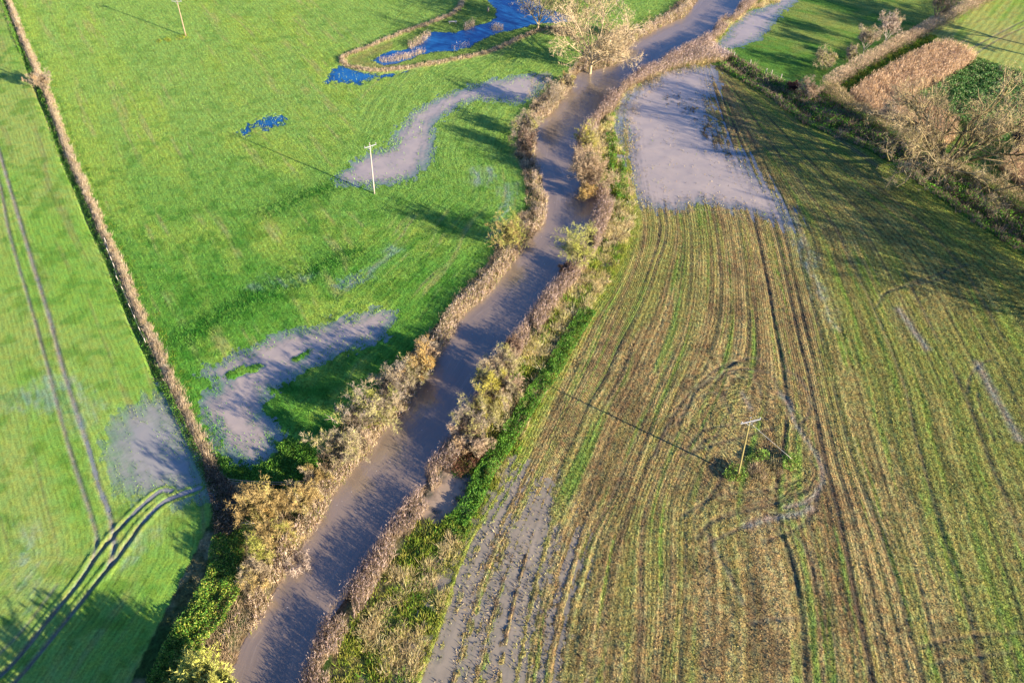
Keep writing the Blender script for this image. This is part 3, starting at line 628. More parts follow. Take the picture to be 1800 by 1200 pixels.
def empty(name, loc):
    o = bpy.data.objects.new(name, None); COL.objects.link(o); o.location = loc; o.empty_display_size = .3
    return o

# ------------------------------------------------------------------ ground objects
cy, cx = np.nonzero(cellfine)
q0 = vid[cy, cx]; q1 = vid[cy, cx + 1]; q2 = vid[cy + 1, cx + 1]; q3 = vid[cy + 1, cx]
creg = reg[q0]
MAT = {
 R_LEFT: ground_mat('winter_crop_ground', (4.0, .55), 4.2, .65, 1.4, .5, .10, drill=.035, pitch=.6),
 R_MEAD: ground_mat('meadow_turf', (2.6, .45), 3.6, .55, 1.5, .6, .14, drill=.03, pitch=.75),
 R_ARAB: ground_mat('stubble_soil', (5.5, 1.6), 5.2, .20, 1.7, 1.0, .22, (1.15, .98, .82), (.88, 1.02, .92), drill=.055, pitch=.5),
 R_BANK: ground_mat('bank_soil', (1.5, 1.5), 3.2, .4, 1.6, .8, .2),
 R_PAST: ground_mat('pasture_turf', (2.0, .3), 3.0, .5, 1.5, .6, .14),
 R_FAR: ground_mat('rough_verge_soil', (1.5, 1.5), 3.0, .4, 1.6, .8, .2),
 R_PLOT: ground_mat('plot_soil', (1.5, 1.5), 3.0, .5, 1.5, .6, .15),
 R_CROP: ground_mat('far_crop_ground', (2.6, .4), 3.4, .6, 1.45, .4, .1, drill=.05, pitch=1.4),
}
NAMES = {R_LEFT: ('crop_field', 'pale green winter crop field left of the straw bank with paired wheel tracks'),
 R_MEAD: ('meadow', 'bright green meadow between the straw bank and the river'),
 R_ARAB: ('stubble_field', 'brown and yellow-green stubble field right of the river, streaked with wheel ruts'),
 R_BANK: ('river_bank', 'rough earth of the river banks and the ditch'),
 R_PAST: ('pasture', 'shaded green pasture beyond the river at the top'),
 R_FAR: ('rough_verge', 'shaded rough verge along the stubble field'),
 R_PLOT: ('ground_plot', 'green ground inside the corner of the two hedges'),
 R_CROP: ('far_field', 'striped green crop field in the top right corner')}
rowv = np.c_[S, T, np.zeros(N, F32)]
for r, (nm, lab) in NAMES.items():
    sel = creg == r
    if not sel.any(): continue
    Fq = np.c_[q0[sel], q1[sel], q2[sel], q3[sel]]
    u, inv = np.unique(Fq, return_inverse=True)
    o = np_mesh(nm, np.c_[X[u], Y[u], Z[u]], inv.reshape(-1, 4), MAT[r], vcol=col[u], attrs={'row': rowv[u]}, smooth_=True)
    tag(o, lab, 'ground', None, 'structure')
# coarse ground out to the horizon
def outer_ground():
    lo_x, hi_x, lo_y, hi_y = BX0 - 400, BX1 + 400, BY0 - 400, BY1 + 800
    nX = int((hi_x - lo_x) / 4); nY = int((hi_y - lo_y) / 4)
    xs = lo_x + 4.0 * np.arange(nX + 1); ys = lo_y + 4.0 * np.arange(nY + 1)
    XX, YY = np.meshgrid(xs, ys)
    keep = np.ones((nY, nX), bool)
    ox = int((BX0 - lo_x) / 4); oy = int((BY0 - lo_y) / 4)
    keep[oy:oy + nby, ox:ox + nbx] = ~fineblk
    a, b = np.nonzero(keep); ww = nX + 1
    V = np.c_[XX.ravel(), YY.ravel(), np.zeros(XX.size)]
    # the tops of cells that meet the fine sheet stay level with it
    Fq = np.c_[a * ww + b, a * ww + b + 1, (a + 1) * ww + b + 1, (a + 1) * ww + b]
    far_ = 9000.0
    k = len(V)
    V = np.vstack([V, [(-far_, -far_, 0), (far_, -far_, 0), (far_, far_, 0), (-far_, far_, 0), (xs[0], ys[0], 0), (xs[-1], ys[0], 0), (xs[-1], ys[-1], 0), (xs[0], ys[-1], 0)]])
    Fq = np.vstack([Fq, [(k, k + 1, k + 5, k + 4), (k + 1, k + 2, k + 6, k + 5), (k + 2, k + 3, k + 7, k + 6), (k + 3, k, k + 4, k + 7)]])
    cc = mixc(C(.07, .17, .02), C(.15, .20, .05), sstep(.4, .6, fbm(V[:, 0] * .02, V[:, 1] * .02, 5, 3)))
    u, inv = np.unique(Fq, return_inverse=True)
    o = np_mesh('ground', V[u], inv.reshape(-1, 4), MAT[R_PAST], vcol=cc[u], attrs={'row': V[u] * .7})
    tag(o, 'open green farmland reaching to the horizon', 'ground', None, 'structure')
outer_ground()

# ------------------------------------------------------------------ water
W_RIVER = water_mat('river_water', (.255, .190, .138), (.200, .150, .112), (.5, .4, .3), 1.0, flow=(.5, .06), foam=.045, wav=.45, ior=2.1, rough=.05)
W_MUD = water_mat('silty_flood_water', (.450, .358, .290), (.365, .298, .255), (.80, .86, .88), 1.0, wav=.10, ior=2.0, rough=.04, tone=(.31, .37, .43), omin=.20)  # bluish tone paints the sky's reflection into the colour of shallow rims
W_MUD2 = water_mat('brown_flood_water', (.38, .28, .20), (.32, .24, .175), (.7, .7, .6), 1.0, wav=.06, tone=(.16, .17, .15))
W_MUD3 = water_mat('field_flood_water', (.375, .305, .225), (.300, .245, .185), (.80, .84, .84), 1.0, wav=.08, ior=1.45, rough=.05, tone=(.35, .31, .25), omin=.5)
W_THIN = water_mat('thin_flood_water', (.430, .385, .365), (.370, .345, .345), (.85, .90, .93), .62, wav=.08, ior=1.6, rough=.05, tone=(.36, .40, .43))
W_CLEAR = water_mat('painted_sky_blue_water', (.016, .135, .350), (.006, .070, .225), (.35, .55, .85), 1.1, ior=1.5, wav=.5, rough=.12)  # sky reflection put into the base colour as deep blue
W_CLEAR2 = water_mat('bluish_flood_water', (.110, .150, .250), (.070, .120, .240), (.4, .6, .8), 1.0, ior=1.4, wav=.1)
rlc = (rl[:, None] if False else rl)
d_rl, s_rl, a_rl = dline(X, Y, rl)
sel = (driv[q0] > -1.4) | (driv[q2] > -1.4)
Fq = np.c_[q0[sel], q1[sel], q2[sel], q3[sel]]
u, inv = np.unique(Fq, return_inverse=True)
o = np_mesh('river', np.c_[X[u], Y[u], np.full(len(u), WZ)], inv.reshape(-1, 4), W_RIVER, attrs={'depth': np.maximum(WZ - Z[u], 0), 'row': np.c_[d_rl, a_rl, a_rl * 0][u]}, smooth_=True)
tag(o, 'brown swollen river running through the fields', 'river', None, 'structure')
TAKEN = np.zeros(N, bool)
for (nm, lab, poly, kind, dep, en, tg) in POOLS:
    if kind == 'wet' or nm == 'strip': continue
    sdv = POOLD[nm]
    lim = -2.6
    sel = (sdv[q0] > lim) & (driv[q0] < -1.2)
    Fq = np.c_[q0[sel], q1[sel], q2[sel], q3[sel]]
    # leave out quads that are buried well under the ground
    zz = Z[Fq].min(1); Fq = Fq[(zz < PZ + .01) & ~TAKEN[Fq[:, 0]]]
    TAKEN[Fq[:, 0]] = True
    if not len(Fq): continue
    u, inv = np.unique(Fq, return_inverse=True)
    mt = {'mud': W_MUD if tg >= .8 else W_THIN, 'mud2': W_MUD2, 'mud3': W_MUD3, 'clear': W_CLEAR, 'clear2': W_CLEAR2}[kind]
    o = np_mesh('flood_water', np.c_[X[u], Y[u], np.full(len(u), PZ)], inv.reshape(-1, 4), mt, attrs={'depth': np.maximum(PZ - Z[u], 0), 'tone': np.maximum(TONE[u], .55 * (1 - sstep(.02, .11, PZ - Z[u])))}, smooth_=True)
    tag(o, lab, 'water', None, 'structure')

# ------------------------------------------------------------------ look-ups for plants
Zg = np.zeros((ny, nx), F32); Zg[iy, ix] = Z
Cg = np.zeros((ny, nx, 3), F32); Cg[iy, ix] = col
C0g = np.zeros((ny, nx, 3), F32); C0g[iy, ix] = COL0
Rg = np.full((ny, nx), -1, np.int8); Rg[iy, ix] = reg
Ug = np.zeros((ny, nx), F32); Ug[iy, ix] = np.clip(rut, 0, 1)
Dg = np.full((ny, nx), -14, F32); Dg[iy, ix] = driv
Wg = np.zeros((ny, nx), F32); Wg[iy, ix] = wetedge
Bg = np.zeros((ny, nx), F32); Bg[iy, ix] = MEADBELT
def look(A, x, y):
    j = np.clip(np.rint((x - BX0) / ST).astype(int), 0, nx - 1); i = np.clip(np.rint((y - BY0) / ST).astype(int), 0, ny - 1)
    return A[i, j]
def zat(x, y):
    fx = np.clip((x - BX0) / ST, 0, nx - 1.001); fy = np.clip((y - BY0) / ST, 0, ny - 1.001)
    j = fx.astype(int); i = fy.astype(int); a = fx - j; b = fy - i
    return (Zg[i, j] * (1 - a) + Zg[i, j + 1] * a) * (1 - b) + (Zg[i + 1, j] * (1 - a) + Zg[i + 1, j + 1] * a) * b

Sg = np.zeros((ny, nx), F32); Sg[iy, ix] = S
Tg = np.zeros((ny, nx), F32); Tg[iy, ix] = T
def bil(A, x, y):
    fx = np.clip((x - BX0) / ST, 0, nx - 1.001); fy = np.clip((y - BY0) / ST, 0, ny - 1.001)
    j = fx.astype(int); i = fy.astype(int); a = fx - j; b = fy - i
    return (A[i, j] * (1 - a) + A[i, j + 1] * a) * (1 - b) + (A[i + 1, j] * (1 - a) + A[i + 1, j + 1] * a) * b

def scatter(poly, dens):
    """random places inside a polygon of ground points."""
    mn, mx = poly.min(0), poly.max(0); n = int((mx[0] - mn[0]) * (mx[1] - mn[1]) * dens)
    x = rng.uniform(mn[0], mx[0], n); y = rng.uniform(mn[1], mx[1], n)
    k = pip(x, y, poly)
    return x[k], y[k]

def unit(v):
    return v / np.maximum(np.linalg.norm(v, axis=-1, keepdims=True), 1e-9)

def slivers(P, D, wd, cb, ct, side=None):
    """thin triangles from P along D, width wd, colours at base and tip."""
    n = len(P)
    if side is None:
        r = rng.normal(size=(n, 3)); side = unit(np.cross(D, r))
    wd = np.broadcast_to(np.asarray(wd, float), (n,))[:, None]
    V = np.stack([P - side * wd * .5, P + side * wd * .5, P + D], 1).reshape(-1, 3)
    cc = np.stack([cb, cb, ct], 1).reshape(-1, 3)
    return V, cc

def tri_obj(name, parts, mat, parent=None, loc=None):
    V = np.vstack([p[0] for p in parts]); cc = np.vstack([p[1] for p in parts])
    Fc = np.arange(len(V)).reshape(-1, 3)
    return np_mesh(name, V, Fc, mat, parent, vcol=np.clip(cc, 0, 1), loc=loc)

def pick(pal, n, spread=.18):
    pal = np.asarray(pal, float); i = rng.integers(0, len(pal), n)
    return pal[i] * (1 + rng.normal(0, spread, (n, 1)))

M_GRASS = plant_mat('grass_blades', .75, .15, .25)
M_STRAW = plant_mat('straw_blades', .85, .1, .2)
M_TWIG = plant_mat('twigs', .85, .1)
M_LEAF = plant_mat('leaves', .6, .3, .3)
M_BARK = plant_mat('bark', .9, .1)

STUFF = []
def blades(name, label, cat, x, y, h, wd, colr, lean=.35, mat=None, tipmul=1.15, basemul=.65, wind=(0, 0), zoff=-.03):
    n = len(x); h = np.broadcast_to(np.asarray(h, float), (n,)) * rng.uniform(.6, 1.3, n)
    P = np.c_[x, y, zat(x, y) + zoff]
    a = rng.uniform(0, 2 * pi, n); le = np.abs(rng.normal(0, lean, n))
    D = np.c_[np.cos(a) * le + wind[0], np.sin(a) * le + wind[1], np.ones(n)] * h[:, None]
    a2 = rng.uniform(0, 2 * pi, n); side = np.c_[np.cos(a2), np.sin(a2), np.zeros(n)]
    V, cc = slivers(P, D, wd * rng.uniform(.7, 1.4, n), colr * basemul, colr * tipmul, side)
    return V, cc

# ---- field grasses
def field_grass(region, dens, h, wd, name, label, cat, sat=1.0, lean=.5, keep=None, hb=0.0, mul=1.15, var=.22):
    k = np.nonzero(creg == region)[0]
    nn = int(len(k) * ST * ST * dens)
    c = rng.choice(k, nn)
    x = gx[cx[c]] + rng.uniform(0, ST, nn); y = gy[cy[c]] + rng.uniform(0, ST, nn)
    # thin out where nothing grows
    ok = (look(Ug, x, y) < .35) & ((zat(x, y) > PZ) | (rng.random(nn) < .9 * np.exp(-(np.maximum(PZ - zat(x, y), 0) / .075) ** 1.6) * sstep(.25, .65, fbm(bil(Sg, x, y) * 1.6, bil(Tg, x, y) * .18, 151, 2)))) & (look(Dg, x, y) < -.3)
    px_, py_ = proj(x, y)
    # only what lies in or near the picture
    ok &= (px_ > -200) & (px_ < 2000) & (py_ < 1480) & (py_ > -50)
    x, y = x[ok], y[ok]
    if region == R_ARAB:
        sv = bil(Sg, x, y); kk = rng.random(len(x)) < .45 + .55 * (.5 + .5 * np.sin(sv * 2 * pi / .5)) ** 1.3; x, y = x[kk], y[kk]
    if keep is not None:
        kk = keep(x, y); x, y = x[kk], y[kk]
    cb = look(C0g, x, y).astype(float) * mul * np.exp(rng.normal(0, var, (len(x), 1))) * (1 + rng.normal(0, .05, (len(x), 3)))
    hh = h * (1 + hb * look(Bg, x, y)) + np.clip(PZ - zat(x, y), 0, .25) * 1.5
    shl = sstep(PZ + .02, PZ - .02, zat(x, y)); hh = hh + .05 * shl
    V, cc = blades(name, label, cat, x, y, hh, wd * (1 + (1.0 if wd < .08 else .3) * shl), np.clip(cb, .005, .8), lean, tipmul=1.3, basemul=.6)
    o = tri_obj(name, [(V, cc)], M_GRASS)
    tag(o, label, cat, None, 'stuff')
field_grass(R_MEAD, 46, .15, .10, 'meadow_grass', 'short bright green meadow grass', 'grass', hb=.9)
field_grass(R_LEFT, 34, .08, .07, 'crop_seedlings', 'short pale green winter crop seedlings in drilled rows', 'crop')
field_grass(R_ARAB, 52, .13, .14, 'stubble', 'pale stubble and green weeds on the stubble field', 'stubble', lean=1.0, mul=1.25, var=.30)
field_grass(R_PAST, 16, .14, .10, 'pasture_grass', 'green grass of the pastures beyond the river', 'grass')
field_grass(R_PLOT, 22, .25, .10, 'rank_grass', 'green grass inside the hedged corner plot', 'grass')

# ---- tussocky rough grass
def tussocks(name, label, poly, dens, per, h, pal, lean=.55, wd=.04, wind=(.12, .25), rad=.22, cat='rough grass', keep=None, hn=.35):
    x, y = scatter(poly, dens)
    ok = (look(Dg, x, y) < -.15)
    x, y = x[ok], y[ok]
    if keep is not None:
        kk = keep(x, y); x, y = x[kk], y[kk]
    n = len(x)
    if n == 0: return None
    pc = pick(pal, n, .12)
    hh = h * rng.uniform(.55, 1.3, n)
    x2 = np.repeat(x, per) + rng.normal(0, rad, n * per); y2 = np.repeat(y, per) + rng.normal(0, rad, n * per)
    ang = np.arctan2(y2 - np.repeat(y, per), x2 - np.repeat(x, per)); le = np.abs(rng.normal(0, lean, n * per))
    H = np.repeat(hh, per) * rng.uniform(.5, 1.15, n * per)
    P = np.c_[x2, y2, zat(x2, y2) - .05]
    D = np.c_[np.cos(ang) * le + wind[0], np.sin(ang) * le + wind[1], np.ones(n * per)] * H[:, None]
    cb = np.repeat(pc, per, 0) * (1 + rng.normal(0, .2, (n * per, 1)))
    return slivers(P, D, wd * rng.uniform(.6, 1.5, n * per), cb * .6, cb * 1.2)

def reeds(poly, dens, h, pal, plume, wd=.045, keep=None, clump=.0, wind=(.10, .12)):
    x, y = scatter(poly, dens)
    if clump:
        kk = fbm(x * .7, y * .7, 19, 3) > clump; x, y = x[kk], y[kk]
    if keep is not None:
        kk = keep(x, y); x, y = x[kk], y[kk]
    n = len(x); H = h * rng.uniform(.6, 1.2, n) * (.75 + .5 * fbm(x * .35, y * .35, 29, 3))
    P = np.c_[x, y, np.maximum(zat(x, y), WZ - .4) - .05]
    D = np.c_[rng.normal(wind[0], .14, n), rng.normal(wind[1], .14, n), np.ones(n)] * H[:, None]
    cb = pick(pal, n, .2); pc = pick(plume, n, .2)
    V, cc = slivers(P, D, wd * rng.uniform(.7, 1.5, n), cb * .7, cb * 1.05)
    # plumes and bent leaves
    tip = P + D * rng.uniform(.78, 1.0, (n, 1)); a = rng.uniform(0, 2 * pi, n)
    Dp = np.c_[np.cos(a) * .22 + .1, np.sin(a) * .22, np.full(n, .28)] * rng.uniform(.6, 1.5, (n, 1))
    V2, c2 = slivers(tip, Dp, .065 * rng.uniform(.6, 1.4, n), pc, pc * 1.1)
    a = rng.uniform(0, 2 * pi, n); Pm = P + D * rng.uniform(.2, .7, (n, 1))
    Dl = np.c_[np.cos(a), np.sin(a), rng.uniform(.0, .7, n)] * (.45 * rng.uniform(.5, 1.3, n))[:, None]
    V3, c3 = slivers(Pm, Dl, .045, cb * .9, cb)
    return np.vstack([V, V2, V3]), np.vstack([cc, c2, c3])

def leafclumps(poly, dens, h, pal, size=.16, keep=None, seed=3, spiky=.5):
    x, y = scatter(poly, dens)
    if keep is not None:
        kk = keep(x, y); x, y = x[kk], y[kk]
    n = len(x)
    top = h * (.25 + 1.1 * fbm(x * .9, y * .9, seed, 3))
    z = zat(x, y) + top * rng.uniform(.35, 1.0, n) ** .6
    P = np.c_[x, y, z]
    D = unit(rng.normal(size=(n, 3)) * [1, 1, .6] + [0, 0, spiky]) * (size * rng.uniform(.6, 1.6, n))[:, None]
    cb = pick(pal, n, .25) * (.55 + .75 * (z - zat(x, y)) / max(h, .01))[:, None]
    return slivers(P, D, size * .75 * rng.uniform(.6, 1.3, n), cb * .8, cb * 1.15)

STRAW = [(.54,.41,.27), (.62,.49,.34), (.46,.34,.21), (.56,.44,.25)]
PINK = [(.44,.32,.21), (.52,.39,.26), (.38,.27,.18), (.44,.31,.18)]
PLUME = [(.50,.38,.34), (.42,.30,.27), (.55,.43,.36)]
GREEN = [(.09,.24,.025), (.13,.30,.03), (.17,.31,.035), (.06,.18,.02)]
YGREEN = [(.34,.38,.05), (.24,.33,.04), (.42,.40,.08)]
MIXED = STRAW + STRAW + YGREEN

def stuff(name, label, cat, parts, mat):
    parts = [p for p in parts if p is not None and len(p[0])]
    o = tri_obj(name, parts, mat); tag(o, label, cat, None, 'stuff'); return o

# right bank
def offs(line, d):
    t = np.gradient(line, axis=0); t = unit(t); nrm = np.c_[-t[:, 1], t[:, 0]]
    return line + nrm * d
def between(a, b): return np.vstack([a, b[::-1]])
def clip(line, p0, p1):
    g0, g1 = G([p0])[0], G([p1])[0]
    i = int(np.argmin(np.hypot(*(line - g0).T))); j = int(np.argmin(np.hypot(*(line - g1).T)))
    return line[min(i, j):max(i, j) + 1]
# direction of rr: far -> near ; land lies on its picture-right = left normal is (-dy,dx): travelling -y => (+x)
rr_in = offs(rr, 2.6); rr_in1 = offs(rr, -.5)
a = clip(rr, (1420,-60), (495,1340))
stuff('reed_bed', 'pinkish dry reeds lining the right river bank', 'reeds',
      [reeds(between(rr_in1, rr_in), 48, 1.5, PINK, [(.40,.29,.25), (.34,.24,.21), (.46,.35,.29)], keep=lambda x, y: fbm(x * .35, y * .35, 12, 3) > .40)], M_STRAW)
stuff('reed_bed', 'light brown reeds at the far bend of the right bank around the tip of the stubble field', 'reeds',
      [reeds(G([(1100,150),(1150,122),(1190,98),(1230,74),(1250,74),(1290,98),(1262,110),(1222,113),(1174,126),(1120,150)]), 40, 1.5, STRAW + PINK, PLUME)], M_STRAW)
rs = between(rr_in, sr)
def rough_keep(x, y):
    sd_ = sdist(x, y, rs, 3.0); q = fbm(x * .35, y * .35, 14, 3)
    return (q > .47)
def near_keep(x, y):
    return fbm(x * .35, y * .35, 14, 3) < .56
stuff('rough_grass', 'straw coloured tussocks of dead grass between the right hand reeds and the stubble field', 'rough grass',
      [tussocks('', '', rs, 2.8, 60, .60, [(.72,.57,.29), (.76,.62,.34), (.64,.54,.20), (.66,.50,.28)], keep=lambda x, y: rough_keep(x, y) & (zat(x, y) > PZ - .03), rad=.26, wd=.045, lean=.7), tussocks('', '', rs, 2.4, 40, .5, YGREEN + YGREEN + GREEN[1:3], keep=lambda x, y: near_keep(x, y) & (zat(x, y) > PZ - .03), rad=.3, wd=.07)], M_STRAW)
# green nettle strip along the right bank
NETR = w([(1035,545),(1000,600),(968,655),(935,700),(905,750),(880,790),(850,835),(830,880),(800,920)], 0, 3)
ns = between(offs(NETR, -1.1), offs(NETR, 1.3))
stuff('nettle_strip', 'dark green nettles along the back of the right bank', 'nettles', [leafclumps(ns, 260, .75, GREEN, .15, seed=5)], M_LEAF)
NR2 = G([(800,850),(830,860),(855,868),(835,915),(815,955),(800,945),(770,912),(790,895)])
stuff('nettle_patch', 'bright green weeds around the still brown pool', 'nettles', [leafclumps(NR2, 240, .55, GREEN + YGREEN, .15, seed=6, keep=lambda x, y: zat(x, y) > PZ - .04)], M_LEAF)
BRR = G([(785,805),(815,780),(850,770),(860,790),(835,825),(808,842),(795,832)])
stuff('bramble', 'dark red brambles beside the still brown pool', 'bramble', [leafclumps(BRR, 300, .9, [(.13,.05,.03), (.18,.08,.04), (.10,.05,.03), (.14,.12,.04)], .13, seed=7)], M_LEAF)
edg = between(offs(sr, -.6), offs(sr, .35))
stuff('field_edge_grass', 'yellow-green grass edging the stubble field along the right bank', 'grass', [tussocks('', '', edg, 6, 24, .32, YGREEN + [(.36,.32,.14)], keep=lambda x, y: y < G([(1110,370)])[0][1])], M_GRASS)
# flooded strip tussocks
fs = G([(1080,190),(1100,160),(1135,142),(1172,130),(1180,150),(1130,175),(1118,230),(1112,300),(1110,360),(1085,330),(1075,240)])
stuff('drowned_tussocks', 'straw tussocks in lines standing in the blue flooded strip', 'rough grass', [tussocks('', '', fs, 1.1, 26, .5, STRAW, keep=lambda x, y: fbm(x * .9, y * .25, 33, 2) > .5)], M_STRAW)
gs = G([(1065,235),(1082,235),(1098,285),(1108,350),(1085,350),(1072,290)])
stuff('flooded_weeds', 'green weed rows beside the flooded strip on the right bank', 'weeds', [leafclumps(gs, 120, .5, GREEN, .16, seed=8, keep=lambda x, y: fbm(x * 1.0, y * .15, 35, 2) > .42)], M_LEAF)

# left bank
lb = between(offs(rl, .35), offs(rl, -1.9))
stuff('reed_bed', 'straw coloured reeds and dead grass along the left river bank', 'reeds',
      [reeds(lb, 40, 1.15, STRAW + PINK + YGREEN[:1], PLUME + STRAW, keep=lambda x, y: fbm(x * .4, y * .4, 16, 3) > .43)], M_STRAW)
lb2 = between(offs(rl, -1.5), np.vstack([bl, G([(430,900),(420,1000),(380,1100),(330,1200)])]))
stuff('rough_grass', 'dead straw grass covering the top of the left bank', 'rough grass', [tussocks('', '', bank_l_poly, 3.6, 26, .55, STRAW + PINK, keep=lambda x, y: (look(Dg, x, y) > -5.0))], M_STRAW)
NL = G([(375,945),(432,935),(430,985),(425,1040),(400,1090),(365,1130),(330,1195),(300,1260),(215,1290),(262,1190),(300,1120),(335,1065),(365,1012)])
stuff('nettle_patch', 'bright green nettles below the left crop field corner', 'nettles', [leafclumps(NL, 230, .9, GREEN + YGREEN, .17, seed=9)], M_LEAF)
NL2 = G([(380,800),(420,815),(450,822),(480,805),(500,770),(540,780),(560,805),(560,850),(440,856),(400,845)])
stuff('nettle_patch', 'dark green weeds at the fenced near end of the meadow', 'nettles', [leafclumps(NL2, 200, .6, GREEN, .17, seed=10, keep=lambda x, y: zat(x, y) > PZ)], M_LEAF)
BL = G([(360,800),(385,832),(415,860),(425,900),(420,945),(380,950),(376,900),(362,845)])
stuff('bramble', 'dark brown brambles and dead stems at the near end of the straw bank', 'bramble', [leafclumps(BL, 170, 1.0, [(.12,.08,.05), (.20,.13,.08), (.07,.06,.03), (.30,.22,.14)], .16, seed=11), tussocks('', '', BL, 2.0, 20, .8, PINK)], M_LEAF)
# ditch bank
dk = between(offs(dr_, -.05), offs(dr_, -1.1))
dk = between(offs(dr_, .25), offs(dr_, -1.15))
stuff('straw_bank', 'pale straw grass on the ditch bank between the crop field and the meadow', 'rough grass', [tussocks('', '', dk, 8.0, 26, .55, STRAW + [(.5,.40,.29)], wd=.04, lean=.4, rad=.16)], M_STRAW)
dk2 = between(offs(dr_, -1.1), offs(dl[:len(dl) - 16], .1)) if False else between(offs(dr_, -1.1), offs(dr_, -2.0))
stuff('ditch_weeds', 'dark green weeds in the ditch beside the pale straw bank', 'weeds', [leafclumps(dk2, 120, .45, GREEN, .14, seed=12), tussocks('', '', dk2, 1.6, 18, .4, STRAW)], M_LEAF)
mgd = between(offs(dr_, .2), offs(dr_, 1.6))
stuff('bank_edge_grass', 'rank green grass along the meadow side of the straw bank', 'grass', [tussocks('', '', mgd, 2.2, 20, .3, GREEN + YGREEN[:1])], M_GRASS)
# oxbow straw line and reeds
ob = between(offs(oxb, .55), offs(oxb, -.55))
stuff('straw_bank', 'pale straw grass line looping round the oxbow', 'rough grass', [tussocks('', '', ob, 6.0, 22, .5, STRAW + [(.48,.34,.24)], wd=.06, lean=.4, rad=.18, keep=lambda x, y: look(Dg, x, y) < -3)], M_STRAW)
RE = [[(664,106),(690,102),(712,98),(726,94),(742,90),(748,92),(728,101),(700,108),(672,112)], [(716,80),(735,72),(752,58),(757,62),(742,78),(722,88)], [(861,50),(870,44),(884,50),(884,54),(864,56)], [(812,50),(825,42),(834,40),(834,48),(816,56)], [(790,84),(810,80),(825,76),(825,82),(800,88)]]
for k, (P, lb_) in enumerate(zip(RE, ['straw reeds standing in the blunt tip of the blue oxbow', 'straw reeds along the upper edge of the blue oxbow', 'small clump of pale reeds standing alone in blue water', 'small reeds at the grassy point in the blue oxbow', 'sparse reeds along the lower edge of the blue oxbow'])):
    stuff('reed_clump', lb_, 'reeds', [reeds(G(P), (26, 26, 30, 26, 7)[k], 1.3, STRAW + PINK[:2], PLUME + STRAW, wd=.07)], M_STRAW)
# hedged corner plot
stuff('reed_plot', 'pale orange-brown block of dry reeds inside the corner of the hedges', 'reeds', [reeds(PLOT_REED, 40, 1.7, [(.62,.43,.25), (.70,.50,.31), (.54,.37,.20)], [(.72,.52,.34), (.64,.45,.28)], wd=.09, clump=.33)], M_STRAW)
stuff('reed_plot', 'pale dry reeds at the right edge beside the oak', 'reeds', [reeds(PLOT_REED2, 32, 1.7, [(.62,.43,.25), (.70,.50,.31), (.54,.37,.20)], [(.72,.52,.34), (.64,.45,.28)], wd=.09)], M_STRAW)
stuff('green_cover_crop', 'dense leafy green crop behind the oak', 'crop', [leafclumps(PLOT_GREEN, 42, .9, [(.11,.25,.06), (.15,.29,.07), (.08,.19,.04), (.26,.27,.12)], .26, seed=14)], M_LEAF)
VG = w([(1476,158),(1530,124),(1610,78),(1640,62)], 0, 3)
stuff('verge_grass', 'bright yellow-green grass strip along the inner side of the trimmed hedge', 'grass', [tussocks('', '', between(offs(VG, -1.3), offs(VG, 1.2)), 3, 20, .5, YGREEN + GREEN, wd=.1)], M_GRASS)
# dark verge below hedge2
vg = np.vstack([clip(mg, (1263,117), (2050,600)), G(HEDGE2)[::-1], G([(1430,168),(1400,156),(1349,132),(1285,95)])])
stuff('rough_grass', 'shaded dead grass and weeds on the verge below the hedge', 'rough grass', [tussocks('', '', vg, 1.8, 22, .85, [(.34,.25,.17), (.28,.20,.14), (.40,.31,.22)], wd=.07), leafclumps(vg, 16, .7, GREEN, .25, seed=15)], M_STRAW)
# river top-right bank: between pool north and river
vr = between(offs(rr, 2.2), offs(rr, 4.2)); 
# tussock round the near pole
PT = [(1268,835),(1290,815),(1310,806),(1345,790),(1380,792),(1405,800),(1410,820),(1380,835),(1340,840),(1310,850),(1280,850)]
stuff('pole_foot_weeds', 'green weeds and pink dead stems round the foot of the stayed pole', 'weeds', [leafclumps(G(p_), 130, h_, [(.16,.32,.04), (.22,.36,.05), (.28,.36,.07)], .17, seed=16) for p_, h_ in (([(1268,836),(1284,818),(1302,822),(1316,838),(1306,848),(1280,850)], .75), ([(1308,808),(1330,794),(1352,796),(1350,810),(1322,816)], .7), ([(1372,806),(1390,800),(1408,806),(1408,820),(1388,832),(1374,826)], .8))] + [1][:0] + [leafclumps(G(PT), 14, .5, [(.25,.24,.10), (.30,.22,.14)], .15, seed=17), tussocks('', '', G([(1312,838),(1322,822),(1350,810),(1374,812),(1378,834),(1340,846)]), 4.5, 30, .65, [(.66,.50,.30), (.60,.50,.22), (.58,.42,.26)])], M_LEAF)
stuff('pole_foot_grass', 'yellowish rough grass at the foot of the farthest pole', 'grass', [tussocks('', '', G([(275,72),(300,66),(330,60),(335,66),(310,72),(285,77)]), 2.4, 20, .4, YGREEN, wd=.08)], M_GRASS)

